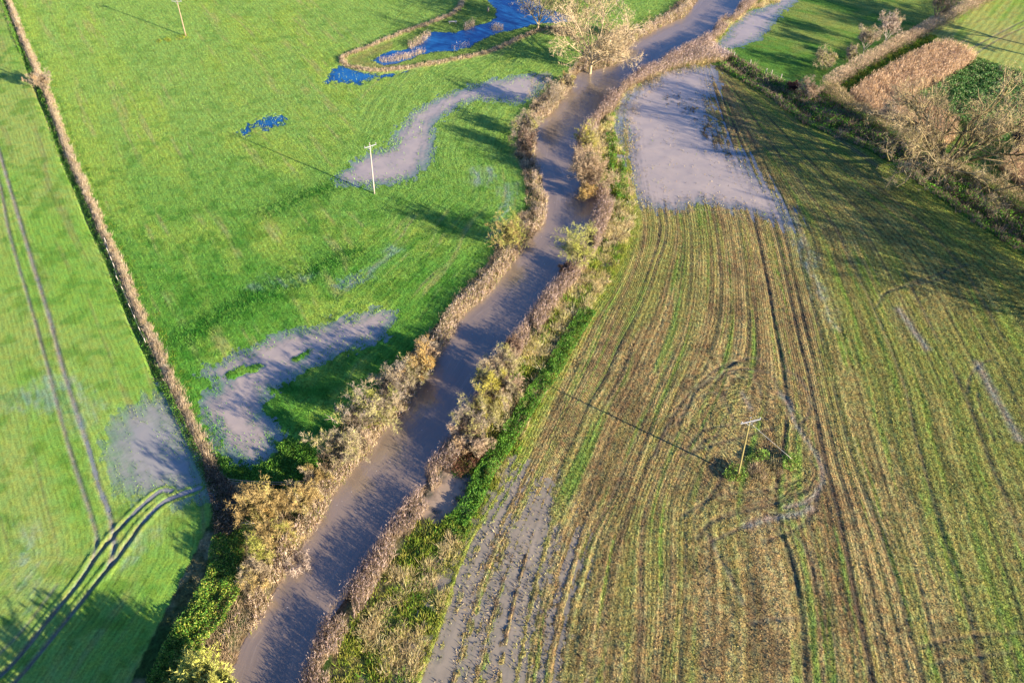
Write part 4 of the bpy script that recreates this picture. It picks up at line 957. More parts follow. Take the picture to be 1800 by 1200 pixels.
# ------------------------------------------------------------------ woody plants
def tubes(Q, R0, R1, sides, cb, ct):
    """Q (n,k,3) polylines -> tapering tubes."""
    n, k, _ = Q.shape
    Tn = unit(np.gradient(Q, axis=1))
    ref = np.tile(np.array([.31, .17, .93]), (n, k, 1)); ref = np.where(np.abs((Tn * ref).sum(-1, keepdims=True)) > .95, np.array([1., 0, 0]), ref)
    A = unit(np.cross(Tn, ref)); B = np.cross(Tn, A)
    u = np.linspace(0, 1, k)[None, :]
    R = np.asarray(R0).reshape(-1, 1) * (1 - u) + np.asarray(R1).reshape(-1, 1) * u
    th = 2 * pi * np.arange(sides) / sides
    V = Q[:, :, None, :] + R[:, :, None, None] * (np.cos(th)[None, None, :, None] * A[:, :, None, :] + np.sin(th)[None, None, :, None] * B[:, :, None, :])
    idx = np.arange(n * k * sides).reshape(n, k, sides)
    a = idx[:, :-1, :]; b = np.roll(a, -1, 2); d = idx[:, 1:, :]; c = np.roll(d, -1, 2)
    Fq = np.stack([a, b, c, d], -1).reshape(-1, 4)
    f = u[..., None, None]
    cc = cb[:, None, None, :] * (1 - f) + ct[:, None, None, :] * f
    cc = np.broadcast_to(cc, (n, k, sides, 3)).reshape(-1, 3)
    return V.reshape(-1, 3), Fq, cc

def grow(P0, D, L, k, wob, up, droop=0.0):
    n = len(P0); Q = np.zeros((n, k, 3)); Q[:, 0] = P0; d = unit(D); st = (np.asarray(L) / (k - 1))[:, None]
    for i in range(1, k):
        d = unit(d + rng.normal(0, wob, (n, 3)) + np.array([0, 0, up - droop * i / k]))
        Q[:, i] = Q[:, i - 1] + d * st
    return Q

def spawn(Q, mlt, lo, spread, lenf, L, up=.0):
    n, k, _ = Q.shape
    par = np.repeat(np.arange(n), mlt); u = rng.uniform(lo, 1.0, len(par)) * (k - 1)
    i = np.minimum(u.astype(int), k - 2); f = (u - i)[:, None]
    P = Q[par, i] * (1 - f) + Q[par, i + 1] * f
    t = unit(Q[par, i + 1] - Q[par, i]); r = rng.normal(size=t.shape); r = unit(r - (r * t).sum(-1, keepdims=True) * t)
    D = unit(t * (1 - spread) + r * spread * rng.uniform(.7, 1.3, (len(par), 1)) + [0, 0, up])
    Ln = np.asarray(L)[par] * lenf * rng.uniform(.6, 1.25, len(par)) * (1.15 - .45 * u / (k - 1))
    return P, D, Ln, par

def quads_to(parts):
    V = []; Fq = []; cc = []; o = 0
    for v, f, c in parts:
        V.append(v); Fq.append(f + o); cc.append(c); o += len(v)
    return np.vstack(V), np.vstack(Fq), np.vstack(cc)

def quad_obj(name, parts, mat, parent, base):
    V, Fq, cc = quads_to(parts)
    return np_mesh(name, V, Fq, mat, parent, vcol=np.clip(cc, 0, 1), loc=base, smooth_=True)

NWOOD = 0
def woody(name, label, cat, px, h, rad, pal, bark=(.16, .12, .09), stems=9, fan=.55, lev=(6, 8), tw=12, twl=.45, tww=.034, tree=False, trunk=.0, lean=(0, 0), wob=.10, up=.05, droop=0.0, tips=None, group=None, base=None, z0=None, tr=.04):
    """a shrub (many stems from the ground) or a tree (one trunk); parts: stems/trunk and twigs/crown."""
    b = G(px)[0] if base is None else np.asarray(base, float)
    z = float(zat(np.array([b[0]]), np.array([b[1]]))[0]) if z0 is None else z0
    z = max(z, WZ - .3) - .08
    B = np.array([b[0], b[1], z]); root = empty(name, B); tag(root, label, cat, group)
    bark = np.array(bark); wood = []
    if tree:
        th = trunk
        q0_ = grow(B[None], np.array([[lean[0] * .5, lean[1] * .5, 1.0]]), np.array([th]), 6, .05, .02)
        wood.append(tubes(q0_, [tr * 1.25], [tr * .8], 8, bark[None] * .9, bark[None]))
        P0 = q0_[0][rng.integers(3, 6, stems)]
        a = 2 * pi * (np.arange(stems) + rng.uniform(-.3, .3, stems)) / stems
        D = np.c_[np.cos(a) * fan + lean[0], np.sin(a) * fan + lean[1], rng.uniform(.35, 1.0, stems)]
        L = np.full(stems, hypot(rad, h - th) * .72) * rng.uniform(.75, 1.1, stems)
        r0 = np.full(stems, tr * .55)
    else:
        a = rng.uniform(0, 2 * pi, stems); q = np.sqrt(rng.uniform(0, 1, stems))
        P0 = B + np.c_[np.cos(a) * q * rad * .28, np.sin(a) * q * rad * .28, np.zeros(stems)]
        D = np.c_[np.cos(a) * q * rad / h * fan * 2 + lean[0], np.sin(a) * q * rad / h * fan * 2 + lean[1], np.ones(stems)]
        L = np.full(stems, h * .8) * rng.uniform(.65, 1.1, stems)
        r0 = np.full(stems, tr)
    Q1 = grow(P0, D, L, 6, wob, up, droop)
    wood.append(tubes(Q1, r0, r0 * .4, 6 if tree else 4, np.tile(bark, (stems, 1)), np.tile(bark * 1.1, (stems, 1))))
    P2, D2, L2, par = spawn(Q1, lev[0], .25, .5, .52, L, up * 2)
    Q2 = grow(P2, D2, L2, 5, wob * 1.4, up, droop)
    n2_ = len(P2); c2 = pick(pal, n2_, .12) * .5 + bark * .5
    wood.append(tubes(Q2, r0[par] * .42, r0[par] * .18, 4 if tree else 3, c2, c2))
    quad_obj('trunk' if tree else 'stems', wood, M_BARK, root, B)
    P3, D3, L3, par = spawn(Q2, lev[1], .2, .55, .6, L2, up * 2)
    Q3 = grow(P3, D3, L3, 4, wob * 1.6, up, droop)
    # colour: clumps of the palette by place
    npal = len(pal); pal_ = np.asarray(pal, float)
    def clump(P):
        f = fbm(P[:, 0] * .8 + P[:, 2] * .5, P[:, 1] * .8 - P[:, 2] * .3, int(abs(b[0]) * 7) % 50, 2)
        k = np.clip(((f - .3) / .4 * npal), 0, npal - .01).astype(int)
        return pal_[k] * (1 + rng.normal(0, .22, (len(P), 1)))
    parts = []
    for i in range(3):
        cc = clump(Q3[:, i])
        parts.append(slivers(Q3[:, i], Q3[:, i + 1] - Q3[:, i], tww * 1.3, cc * .85, cc))
    Pt, Dt, Lt, _ = spawn(Q3, tw, .15, .6, 1.0, np.full(len(Q3), twl), up)
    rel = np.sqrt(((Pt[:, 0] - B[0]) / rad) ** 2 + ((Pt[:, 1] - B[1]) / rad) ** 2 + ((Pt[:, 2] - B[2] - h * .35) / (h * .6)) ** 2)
    cc = clump(Pt) * (.30 + .70 * sstep(.35, 1.05, rel))[:, None]; ct = cc * 1.15 if tips is None else pick(tips, len(Pt), .2)  # inner twigs painted darker, standing in for shade inside the crown
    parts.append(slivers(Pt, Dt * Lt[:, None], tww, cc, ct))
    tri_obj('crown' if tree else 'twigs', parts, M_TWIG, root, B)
    return root

GREYB = [(.34,.27,.20), (.42,.34,.25), (.29,.24,.18)]
BEIGE = [(.44,.34,.20), (.50,.40,.24), (.36,.28,.18)]
OLIVE = [(.38,.34,.13), (.45,.41,.15), (.33,.28,.16), (.42,.34,.22)]
YELL = [(.48,.42,.08), (.42,.36,.10), (.36,.30,.15)]
YGRN = [(.38,.38,.08), (.44,.42,.12), (.33,.33,.08)]
SANDY = [(.44,.31,.12), (.50,.37,.15), (.36,.25,.10), (.42,.35,.11)]
ORNG = [(.46,.30,.10), (.50,.36,.14), (.38,.25,.10)]
BROWN = [(.20,.13,.09), (.25,.17,.12), (.17,.11,.08)]
PALE = [(.52,.41,.32), (.58,.47,.36), (.46,.35,.27)]

S_ = lambda *a, **k: woody('shrub', *a, **k)
def shr(label, px, h, rad, pal, **k):
    k.setdefault('stems', int(7 + rad * 3)); k.setdefault('group', 'bare shrubs along the river, ditch and hedges'); return woody('shrub', label, 'shrub', px, h, rad, pal, **k)
def tre(label, px, h, rad, pal, **k):
    k.setdefault('trunk', h * .28); k.setdefault('tr', .16); k.setdefault('stems', 8); k.setdefault('lev', (7, 7)); k.setdefault('tw', 10); k.setdefault('twl', .7); k.setdefault('tww', .048)
    k.setdefault('group', 'bare winter trees'); return woody('tree', label, 'tree', px, h, rad, pal, tree=True, **k)

# the big pale tree and its neighbours at the top
tre('large pale bare willow leaning over the river with its foot in the water', (1037,126), 15, 8, [(.52,.39,.23), (.58,.44,.28), (.46,.34,.19), (.50,.40,.22)], bark=(.42,.33,.20), trunk=3.8, tr=.28, lean=(.25, .05), fan=.75, stems=15, droop=.08, lev=(9, 9), tw=10, tww=.05)
tre('grey-green bare willow between the blue oxbow and the straw line', (945,54), 12, 6, OLIVE + BEIGE, bark=(.30,.24,.15), trunk=2.0, tr=.20, stems=10, fan=.7)
tre('bare olive tree just left of and behind the large pale willow', (1010,64), 12, 6, OLIVE + BEIGE, bark=(.30,.24,.14), trunk=2.2, tr=.18, stems=9, fan=.7)
tre('bare tree cut by the top edge above the large pale willow', (1060,40), 12, 6.5, OLIVE + PALE, bark=(.30,.25,.15), trunk=2.4, tr=.18, stems=9, fan=.7)
shr('low whitish shrub on the bank just upstream of the large pale willow', (1102,72), 3.8, 3.4, PALE + OLIVE, bark=(.4,.34,.2))
shr('dark shrub growing between the two bare willows by the oxbow', (993,64), 2.2, 2.8, BROWN, bark=(.12,.08,.06))
shr('spindly grey willow on the left bank at the end of the winding pool', (966,192), 7.2, 3.2, GREYB + BEIGE, bark=(.30,.24,.16), stems=13)
shr('low yellowish shrub on the left bank just below the large pale willow', (998,150), 2.6, 2.0, SANDY + OLIVE)
shr('rounded grey-beige shrub on the narrow left bank facing the yellow shrub', (927,240), 4.7, 2.1, GREYB + OLIVE)
shr('dark grey shrub right below the rounded grey-beige shrub', (924,272), 4.5, 2.0, GREYB[:1] + BROWN)
shr('tall yellow-green shrub on the left bank at the bend', (893,438), 6.6, 2.3, YGRN + SANDY, bark=(.3,.26,.12))
shr('low dark brown shrub tucked behind the tall yellow-green shrub', (928,418), 2.4, 1.6, BROWN + PINK)
shr('orange twigged willow shrub on the left bank of the middle reach', (737,655), 4.8, 2.0, ORNG, bark=(.36,.24,.10))
shr('brownish grey shrub beside the orange twigged willow', (752,625), 2.8, 1.4, GREYB + PINK)
shr('brown and olive shrub below the orange twigged willow', (722,675), 4.7, 2.1, GREYB + OLIVE)
shr('beige shrub with arching pale stems on the left bank', (690,705), 5.3, 2.6, BEIGE + GREYB, bark=(.42,.34,.22), droop=.25)
shr('olive-yellow shrub in the middle of the left bank thicket', (667,738), 5.2, 2.6, OLIVE + YGRN, droop=.15)
shr('greyish shrub on the field side of the left bank thicket', (632,752), 5.3, 2.7, GREYB + OLIVE[:2])
shr('pale beige shrub at the near end of the left bank thicket', (600,812), 5.2, 2.9, BEIGE + OLIVE)
shr('brown shrub between the pale beige shrub and the river', (632,795), 2.8, 1.8, BEIGE + PINK)
shr('small tangled straw shrub below the pale beige shrub', (562,850), 2.4, 1.9, SANDY + BEIGE)
shr('tall sandy shrub standing highest at the fenced end of the meadow', (452,912), 5.0, 2.0, SANDY, bark=(.34,.26,.14), stems=14)
shr('broad sandy shrub in the middle of the near left thicket', (495,908), 3.9, 2.5, SANDY + ORNG[:1], bark=(.34,.26,.14))
shr('sandy shrub at the river side of the near left thicket', (538,890), 3.2, 1.9, SANDY + BEIGE, bark=(.34,.26,.14))
shr('sandy shrub with pale fallen stems in the near left thicket', (475,965), 4.0, 2.4, SANDY + YGRN[:1], bark=(.4,.32,.18))
shr('tawny shrub lowest in the near left thicket', (450,1030), 3.4, 2.0, SANDY + BEIGE, bark=(.3,.24,.14))
shr('pale leafless shrub fanning out of the water at the left bank', (520,988), 1.9, 1.7, PALE, bark=(.55,.42,.34), stems=20, fan=.9, lev=(5, 4), tw=4, tr=.03)
shr('yellow-green willow shrub at the bottom edge of the picture', (372,1222), 5.0, 2.9, [(.50,.50,.10), (.56,.54,.14), (.42,.42,.10)], bark=(.34,.32,.10), stems=24, tww=.05)
shr('lone grey shrub on the straw bank throwing a long shadow', (79,160), 4.2, 1.4, GREYB + PINK, stems=10)
# right bank
shr('bright yellow shrub overhanging the river on the right bank', (1028,262), 5.0, 2.5, YELL + YELL + OLIVE, bark=(.3,.25,.12))
shr('large round grey-brown shrub on the right bank', (1034,326), 6.4, 3.0, [(.40,.28,.17), (.46,.34,.21), (.36,.26,.16)], stems=24, lev=(8, 8))
shr('small orange willow shrub at the water below the round grey-brown shrub', (1030,345), 3.0, 1.6, ORNG)
shr('tall pale yellow willow on the right bank below the bend', (1016,470), 6.6, 2.0, YGRN + [(.52,.46,.18)], bark=(.4,.36,.16), stems=16)
shr('dark brown shrub at the foot of the tall pale yellow willow', (996,476), 1.8, 1.3, BROWN)
shr('dark brown shrub at the top of the right bank thicket', (902,618), 2.6, 1.6, BROWN + PINK)
shr('olive shrub near the top of the right bank thicket', (882,660), 4.6, 2.3, OLIVE + BEIGE)
shr('yellow lichened shrub leaning out over the river in the right thicket', (862,690), 4.6, 2.5, YELL + OLIVE, lean=(-.30, .05))
shr('pinkish brown shrub on the field side of the right thicket', (896,700), 3.2, 1.9, PINK + OLIVE)
shr('yellow-olive shrub in the middle of the right bank thicket', (858,735), 4.5, 2.4, YELL + OLIVE)
shr('grey-olive shrub with a paler top in the right bank thicket', (828,758), 4.6, 2.2, OLIVE + GREYB)
shr('pinkish shrub above the red brambles', (838,785), 2.8, 1.9, PINK + BEIGE)
shr('grey twiggy shrub at the near end of the right bank thicket', (800,788), 2.6, 1.7, GREYB + PINK)
# hedgerow trees
tre('tall grey tree in the trimmed hedge at the top edge', (1640,42), 9.5, 3.6, GREYB + PINK, bark=(.26,.20,.15), trunk=1.5, tr=.14, fan=.45, stems=10, up=.12)
tre('slender white-stemmed tree in the trimmed hedge', (1552,82), 8.0, 2.4, BEIGE + PALE, bark=(.52,.45,.37), trunk=2.0, tr=.085, fan=.38, stems=9, up=.12, lev=(7, 8), tw=8, twl=.6)
tre('smaller pale tree left of the slender white-stemmed tree', (1517,96), 6.8, 2.2, BEIGE + GREYB, bark=(.44,.37,.30), trunk=1.6, tr=.075, fan=.38, stems=8, up=.12, lev=(7, 8), tw=8, twl=.55)
shr('greenish bare shrub in the pasture beside the trimmed hedge', (1446,120), 4.6, 2.8, OLIVE + BEIGE, bark=(.40,.36,.2), stems=12)
shr('pinkish grey shrub at the corner of the two hedges', (1420,172), 4.2, 1.7, PINK + GREYB, bark=(.34,.26,.2))
shr('dark maroon shrub on the shaded verge near the hedge corner', (1396,158), 1.7, 1.8, [(.12,.06,.05), (.09,.05,.04)])
shr('pale spindly shrub rising from the lower hedge beside the dry reeds', (1556,222), 4.6, 1.8, PALE + BEIGE, bark=(.5,.42,.32), stems=12)
shr('small bare shrub in the pasture between the pale tree and the greenish shrub', (1494,105), 2.8, 1.2, GREYB + OLIVE)
tre('great spreading bare oak behind the lower hedge', (1648,308), 18.5, 11.5, [(.44,.33,.18), (.48,.37,.21), (.38,.28,.15), (.48,.40,.18)], bark=(.105,.088,.036), trunk=3.4, tr=.55, fan=1.0, stems=15, wob=.2, up=.05, lev=(10, 10), tw=14, twl=1.0, tww=.04)

# trees and shrubs just outside the picture whose shadows fall into it
for k, (px, h, rad, lb_) in enumerate([((1893,446),19,4.6,'bare tree just beyond the right edge in line with the lower hedge'), ((1990,533),20,4.8,'second bare tree beyond the right edge in line with the lower hedge'), ((2085,607),20,5.4,'third bare tree beyond the right edge in line with the lower hedge'),
    ((1940,112),20,5,'tall bare tree beyond the right edge level with the dry reed block'), ((1990,140),20,5,'second tall bare tree beyond the right edge level with the dry reed block'),
    ((1765,-18),9,4,'bare tree beyond the top edge in the trimmed hedge'), ((1835,-50),10,4.5,'second bare tree beyond the top edge in the trimmed hedge')]):
    tre(lb_, px, h, rad, GREYB + OLIVE, bark=(.2,.16,.1), trunk=10.0 if rad == 5 else 2.5, tr=.22, fan=.7, stems=11, lev=(8, 8), tw=10, tww=.085)
for px, h, rad, lb_ in [((372,1290),7.5,3.6,'willow shrub just below the bottom edge on the left bank'), ((330,1392),7.5,3.6,'second willow shrub below the bottom edge on the left bank'), ((415,1345),7.5,3.4,'willow shrub below the bottom edge at the water of the left bank')]:
    shr(lb_, px, h, rad, YGRN, bark=(.34,.32,.10), stems=24, tww=.17)

# ------------------------------------------------------------------ hedges
def hedge(label, pts, wd, h, pal, bark):
    L = w(pts, 0, 4); seg = np.hypot(*np.diff(L, axis=0).T); cum = np.r_[0, np.cumsum(seg)]
    B = np.array([L[len(L) // 2][0], L[len(L) // 2][1], 0.0]); root = empty('hedge', B); tag(root, label, 'hedge', 'field hedges')
    def at(s):
        x = np.interp(s, cum, L[:, 0]); y = np.interp(s, cum, L[:, 1]); return np.c_[x, y]
    Lt = cum[-1]
    n = int(Lt * 3.0); s = rng.uniform(0, Lt, n); c = at(s)
    P0 = np.c_[c + rng.normal(0, wd * .16, (n, 2)), np.zeros(n)]; P0[:, 2] = zat(P0[:, 0], P0[:, 1]) - .05
    Q = grow(P0, np.c_[rng.normal(0, .35, (n, 2)), np.ones(n)], np.full(n, h * .95), 4, .12, .05)
    cb = pick([bark], n, .15)
    hs = quad_obj('stems', [tubes(Q, np.full(n, .035), np.full(n, .012), 3, cb, cb)], M_BARK, root, B); tag(hs, kind='stuff')
    n = int(Lt * 420); s = rng.uniform(0, Lt, n); c = at(s); c2_ = at(np.minimum(s + .3, Lt)) - at(np.maximum(s - .3, 0)); t = unit(c2_); nr = np.c_[-t[:, 1], t[:, 0]]
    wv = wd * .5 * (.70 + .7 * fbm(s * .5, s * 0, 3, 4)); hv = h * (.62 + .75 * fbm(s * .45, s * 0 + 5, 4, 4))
    v = rng.uniform(-1, 1, n); zq = 1 - rng.uniform(0, 1, n) ** 1.6
    v = v * np.sqrt(np.maximum(0.05, 1 - .45 * zq ** 3))
    P = np.c_[c + nr * (v * wv)[:, None], zq * hv]; P[:, 2] += zat(P[:, 0], P[:, 1])
    D = np.c_[nr * (v * .6)[:, None] + rng.normal(0, .35, (n, 2)), rng.uniform(.1, 1.1, n)]
    D = unit(D) * rng.uniform(.25, .6, (n, 1))
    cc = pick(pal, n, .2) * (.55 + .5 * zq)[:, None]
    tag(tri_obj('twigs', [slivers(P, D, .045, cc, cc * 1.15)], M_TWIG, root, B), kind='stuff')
hedge('long trimmed pinkish brown hedge running to the top right', HEDGE1, 3.2, 2.2, [(.52,.38,.26), (.45,.33,.22), (.57,.43,.28)], (.2,.15,.1))
hedge('lower untrimmed olive brown hedge running below the oak to the right edge', HEDGE2, 3.0, 2.0, [(.38,.28,.15), (.33,.28,.12), (.42,.31,.19)], (.2,.15,.1))

# ------------------------------------------------------------------ poles and fences
def wood_mat(name, c1, c2):
    m, n, l = new_mat(name)
    out = n.new('ShaderNodeOutputMaterial'); b = n.new('ShaderNodeBsdfPrincipled'); b.inputs['Roughness'].default_value = .8
    tc = n.new('ShaderNodeTexCoord'); mp = n.new('ShaderNodeMapping'); mp.inputs['Scale'].default_value = (14, 14, 1.2)
    nz = n.new('ShaderNodeTexNoise'); nz.inputs['Scale'].default_value = 2; nz.inputs['Detail'].default_value = 5
    l.new(tc.outputs['Object'], mp.inputs[0]); l.new(mp.outputs[0], nz.inputs['Vector'])
    mx = n.new('ShaderNodeMix'); mx.data_type = 'RGBA'; mx.inputs['A'].default_value = (*c1, 1); mx.inputs['B'].default_value = (*c2, 1)
    l.new(nz.outputs['Fac'], mx.inputs['Factor']); l.new(mx.outputs['Result'], b.inputs['Base Color'])
    l.new(b.outputs[0], out.inputs[0])
    return m
M_POLE_G = wood_mat('green_tinged_pole_wood', (.22,.18,.06), (.32,.26,.09))
M_POLE_W = wood_mat('silvered_pole_wood', (.36,.30,.25), (.50,.43,.37))
M_POLE_B = wood_mat('brown_pole_wood', (.30,.20,.13), (.42,.30,.20))
M_STEEL = wood_mat('galvanised_steel', (.26,.26,.27), (.38,.38,.40))
M_PORC = wood_mat('insulator_porcelain', (.30,.28,.27), (.42,.40,.38))
M_POST = wood_mat('weathered_post_wood', (.40,.34,.28), (.58,.50,.42))

def poly_tube(name, pts, radii, sides, mat, parent, origin, caps=True):
    P = np.asarray(pts, float); k = len(P)
    T_ = unit(np.gradient(P, axis=0)); V = []; Fc = []
    for i in range(k):
        ref = np.array([.2, .97, .1]) if abs(T_[i] @ np.array([.2, .97, .1])) < .9 else np.array([1., 0, 0])
        A = unit(np.cross(T_[i], ref)); Bv = np.cross(T_[i], A)
        for j in range(sides):
            t = 2 * pi * j / sides; V.append(P[i] + radii[i] * (cos(t) * A + sin(t) * Bv) - origin)
    for i in range(k - 1):
        for j in range(sides):
            a = i * sides + j; b = i * sides + (j + 1) % sides; Fc.append((a, b, b + sides, a + sides))
    if caps: Fc.append(tuple(range(sides - 1, -1, -1))); Fc.append(tuple((k - 1) * sides + j for j in range(sides)))
    me = bpy.data.meshes.new(name); me.from_pydata([tuple(v) for v in V], [], Fc); me.update(); me.materials.append(mat)
    for p in me.polygons: p.use_smooth = len(p.vertices) == 4
    o = bpy.data.objects.new(name, me); COL.objects.link(o)
    if parent: o.parent = parent
    return o

def beam(name, a, b, wx, wz, mat, parent, origin):
    a = np.asarray(a, float); b = np.asarray(b, float); t = unit(b - a); s = unit(np.cross(t, [0, 0, 1])); u = np.cross(s, t)
    V = [p + s * sx * wx / 2 + u * sz * wz / 2 - origin for p in (a, b) for sx, sz in ((-1, -1), (1, -1), (1, 1), (-1, 1))]
    Fc = [(0, 3, 2, 1), (4, 5, 6, 7)] + [(i, (i + 1) % 4, 4 + (i + 1) % 4, 4 + i) for i in range(4)]
    me = bpy.data.meshes.new(name); me.from_pydata([tuple(v) for v in V], [], Fc); me.update(); me.materials.append(mat)
    o = bpy.data.objects.new(name, me); COL.objects.link(o)
    if parent: o.parent = parent
    return o

def utility_pole(label, base_px, top_px, arm_px, mat, stay_px=None, r=(.13, .09)):
    b = G(base_px)[0]; zb = float(zat(np.array([b[0]]), np.array([b[1]]))[0])
    hs = np.linspace(4, 14, 201); err = [np.hypot(*(G(top_px, h)[0] - b)) for h in hs]; h = float(hs[int(np.argmin(err))])
    tp = G(top_px, h)[0]
    B = np.array([b[0], b[1], zb - .1]); root = empty('utility_pole', B); tag(root, label, 'utility pole', 'wooden poles of the overhead line')
    T3 = np.array([tp[0], tp[1], h + .25])
    poly_tube('pole', [B + (T3 - B) * f for f in np.linspace(0, 1, 7)], np.linspace(r[0], r[1], 7), 12, mat, root, B)
    e0, e1 = (np.r_[G(p, h)[0], h] for p in arm_px)
    md = (e0 + e1) / 2; axs = unit(e1 - e0); hl = min(np.linalg.norm(e1 - e0) / 2, 1.4)
    md = np.array([tp[0], tp[1], h]); axs[2] = 0; axs = unit(axs); nrm = np.array([-axs[1], axs[0], 0])
    off = nrm * (-.2)
    beam('crossarm', md + off - axs * hl, md + off + axs * hl, .09, .10, M_STEEL, root, B)
    for sgn in (-.92, 0, .92):
        q = md + off + axs * hl * sgn + (np.array([0, 0, .07]) if sgn else np.array([0, 0, .07]))
        if sgn == 0: q = T3
        zz = [0, .10, .12, .18, .20, .27, .30]; rr_ = [.02, .02, .075, .055, .08, .05, .02]
        ins = poly_tube('insulator', [q + [0, 0, z_] for z_ in zz], rr_, 10, M_PORC, root, B)
    for sgn in (-1, 1):
        beam('brace', md + off + axs * hl * .45 * sgn - [0, 0, .07], md + off * .7 - [0, 0, .75], .035, .035, M_STEEL, root, B)
    if stay_px:
        g = G(stay_px)[0]; A3 = np.array([g[0], g[1], 0.02]); S3 = np.array([tp[0], tp[1], h - .35])
        poly_tube('stay_wire', [S3 + (A3 - S3) * f for f in np.linspace(0, 1, 5)], [.016] * 5, 6, M_STEEL, root, B)
        poly_tube('stay_guard', [A3 + (S3 - A3) * f for f in (0, .04, .22)], [.03, .03, .026], 8, M_POLE_W, root, B)
    return root
utility_pole('green-tinged pole with a diagonal stay wire in the stubble field', (1297,836), (1318,738), ((1302,740),(1337,732)), M_POLE_G, (1396,810))
utility_pole('pale silvery pole at the tip of the winding pool in the meadow', (658.2,340.5), (650,256), ((640,259),(661,252)), M_POLE_W)
utility_pole('brown pole standing farthest away in the meadow at the top left', (326.8,64), (311,1.8), ((302,1.5),(319.5,2.0)), M_POLE_B)

def fence(label, posts_px, ph, pr, mat, rails=(), wires=(), name='fence', railr=.03):
    P = [G(p)[0] for p in posts_px]; P = [np.array([p[0], p[1], max(float(zat(np.array([p[0]]), np.array([p[1]]))[0]), -.2)]) for p in P]
    B = P[0].copy(); root = empty(name, B); tag(root, label, 'fence', 'field fences')
    for k, p in enumerate(P):
        ln = rng.normal(0, .03, 2)
        poly_tube('post', [p - [0, 0, .2], p + [ln[0] * .5, ln[1] * .5, ph * .5], p + [ln[0], ln[1], ph]], [pr, pr, pr * .9], 8, mat, root, B)
    for zz in rails:
        for a_, b_ in zip(P[:-1], P[1:]): beam('rail', a_ + [0, 0, zz], b_ + [0, 0, zz], .05, .10, mat, root, B)
    for zz in wires:
        poly_tube('wire', [p + [0, 0, zz] for p in P], [.008] * len(P), 4, M_STEEL, root, B)
    return root
fence('line of posts and wire along the dark edge of the straw bank', [(188,430),(192,446),(197,459),(202,471),(208,493),(217,512),(230,542),(238,562),(247,583),(256,603)], 1.15, .05, M_POST, wires=(.5, .95))
fence('grey post and rail fence across the near end of the meadow', [(406,852),(436,853),(466,855),(497,855),(528,854),(556,852)], 1.1, .05, M_POLE_B, rails=(.5, .95))
fence('pale posts and wire along the pasture above the shaded verge', [(1272,92),(1280,98),(1290,101),(1318,116),(1345,131),(1355,134),(1372,141),(1400,156)], 1.35, .07, M_POST, wires=(.6, 1.1))

# pale log bench-like trestle on the oxbow bank
def trestle():
    b = G((796,42))[0]; B = np.array([b[0], b[1], float(zat(np.array([b[0]]), np.array([b[1]]))[0])]); root = empty('wooden_bench', B)
    tag(root, 'pale wooden bench on the grass inside the oxbow loop', 'bench')
    u = np.array([1.0, .15, 0]); v = np.array([-.15, 1.0, 0])
    beam('seat', B + u * -.95 + [0, 0, .5], B + u * .95 + [0, 0, .5], .45, .08, M_POST, root, B)
    for sx in (-.7, .7):
        for sy in (-.15, .15):
            beam('leg', B + u * sx + v * sy - [0, 0, .05], B + u * sx + v * sy + [0.001, 0, .46], .09, .09, M_POST, root, B)
trestle()
def stump():
    b = G((858,20))[0]; B = np.array([b[0], b[1], float(zat(np.array([b[0]]), np.array([b[1]]))[0])])
    o = poly_tube('tree_stump', [B * 0, [0, 0, .25], [.03, .02, .6], [.05, .02, .95]], [.34, .24, .22, .19], 10, M_POLE_B, None, np.zeros(3))
    o.location = B; tag(o, 'short pale stump on the grassy bank beside the blue oxbow', 'tree stump')
stump()
def fallen_branch(label, p0, p1, z0, z1, r):
    a = G3(p0, 0); a[2] = z0; b = np.r_[G(p1, z1)[0], z1]; root = empty('fallen_branch', a); tag(root, label, 'branch', 'fallen branches')
    Q = np.array([a + (b - a) * f + rng.normal(0, .06, 3) for f in np.linspace(0, 1, 6)])
    poly_tube('limb', Q, np.linspace(r, r * .4, 6), 8, M_POST, root, a)
    for f in (.45, .65, .85):
        p = a + (b - a) * f; d = unit(b - a + rng.normal(0, .8, 3)); poly_tube('side_branch', [p, p + d * .5, p + d * 1.0 + [0, 0, .1]], [r * .4, r * .3, r * .12], 6, M_POST, root, a)
fallen_branch('bare pale branch sticking out of the left thicket over the meadow', (594,748), (576,731), .5, 1.6, .05)
fallen_branch('pale broken bough lying across the near left thicket', (462,930), (432,922), 1.6, 2.3, .06)

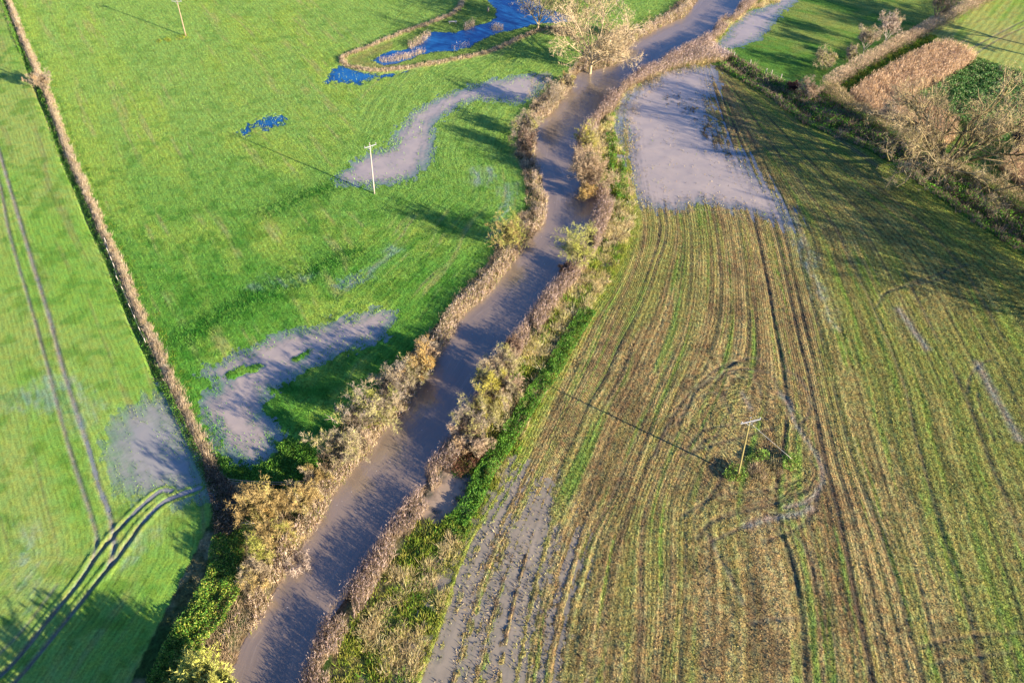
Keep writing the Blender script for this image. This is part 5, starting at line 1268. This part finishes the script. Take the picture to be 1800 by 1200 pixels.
# ------------------------------------------------------------------ light, sky, camera
wd_ = bpy.data.worlds.new('World'); SC.world = wd_; wd_.use_nodes = True
nt = wd_.node_tree; bg = nt.nodes['Background']; sky = nt.nodes.new('ShaderNodeTexSky'); sky.sky_type = 'NISHITA'
sky.sun_disc = False; sky.sun_elevation = SUN_EL; sky.sun_rotation = atan2(cos(SUN_AZ), sin(SUN_AZ)); sky.altitude = 80; sky.air_density = 1.0; sky.dust_density = .25; sky.ozone_density = 4.0
tnt = nt.nodes.new('ShaderNodeMix'); tnt.data_type = 'RGBA'; tnt.blend_type = 'MULTIPLY'; tnt.inputs['Factor'].default_value = 1.0; tnt.inputs['B'].default_value = (.80, .96, 1.30, 1)
nt.links.new(sky.outputs[0], tnt.inputs['A']); nt.links.new(tnt.outputs['Result'], bg.inputs[0]); bg.inputs[1].default_value = .21
sl = bpy.data.lights.new('sun', 'SUN'); sl.energy = 15.5; sl.angle = radians(.55); sl.color = (1.0, .87, .66)
so = bpy.data.objects.new('sun', sl); COL.objects.link(so)
from mathutils import Vector, Matrix
dv = Vector((cos(SUN_AZ) * cos(SUN_EL), sin(SUN_AZ) * cos(SUN_EL), sin(SUN_EL)))
so.rotation_euler = dv.to_track_quat('Z', 'Y').to_euler(); so.location = dv * 200
cam = bpy.data.cameras.new('camera'); co = bpy.data.objects.new('camera', cam); COL.objects.link(co)
cam.sensor_fit = 'HORIZONTAL'; cam.sensor_width = 36.0; cam.lens = 36.0 * FPX / PW; cam.clip_start = .5; cam.clip_end = 20000
M = Matrix(((AX[0], -AY[0], -_F[0], 0), (AX[1], -AY[1], -_F[1], 0), (AX[2], -AY[2], -_F[2], CH), (0, 0, 0, 1)))
co.matrix_world = M
SC.camera = co
SC.view_settings.view_transform = 'Standard'; SC.view_settings.look = 'None'; SC.view_settings.exposure = 0; SC.view_settings.gamma = 1
SC.render.engine = 'CYCLES'; SC.cycles.max_bounces = 5; SC.cycles.transparent_max_bounces = 8; SC.cycles.use_denoising = True
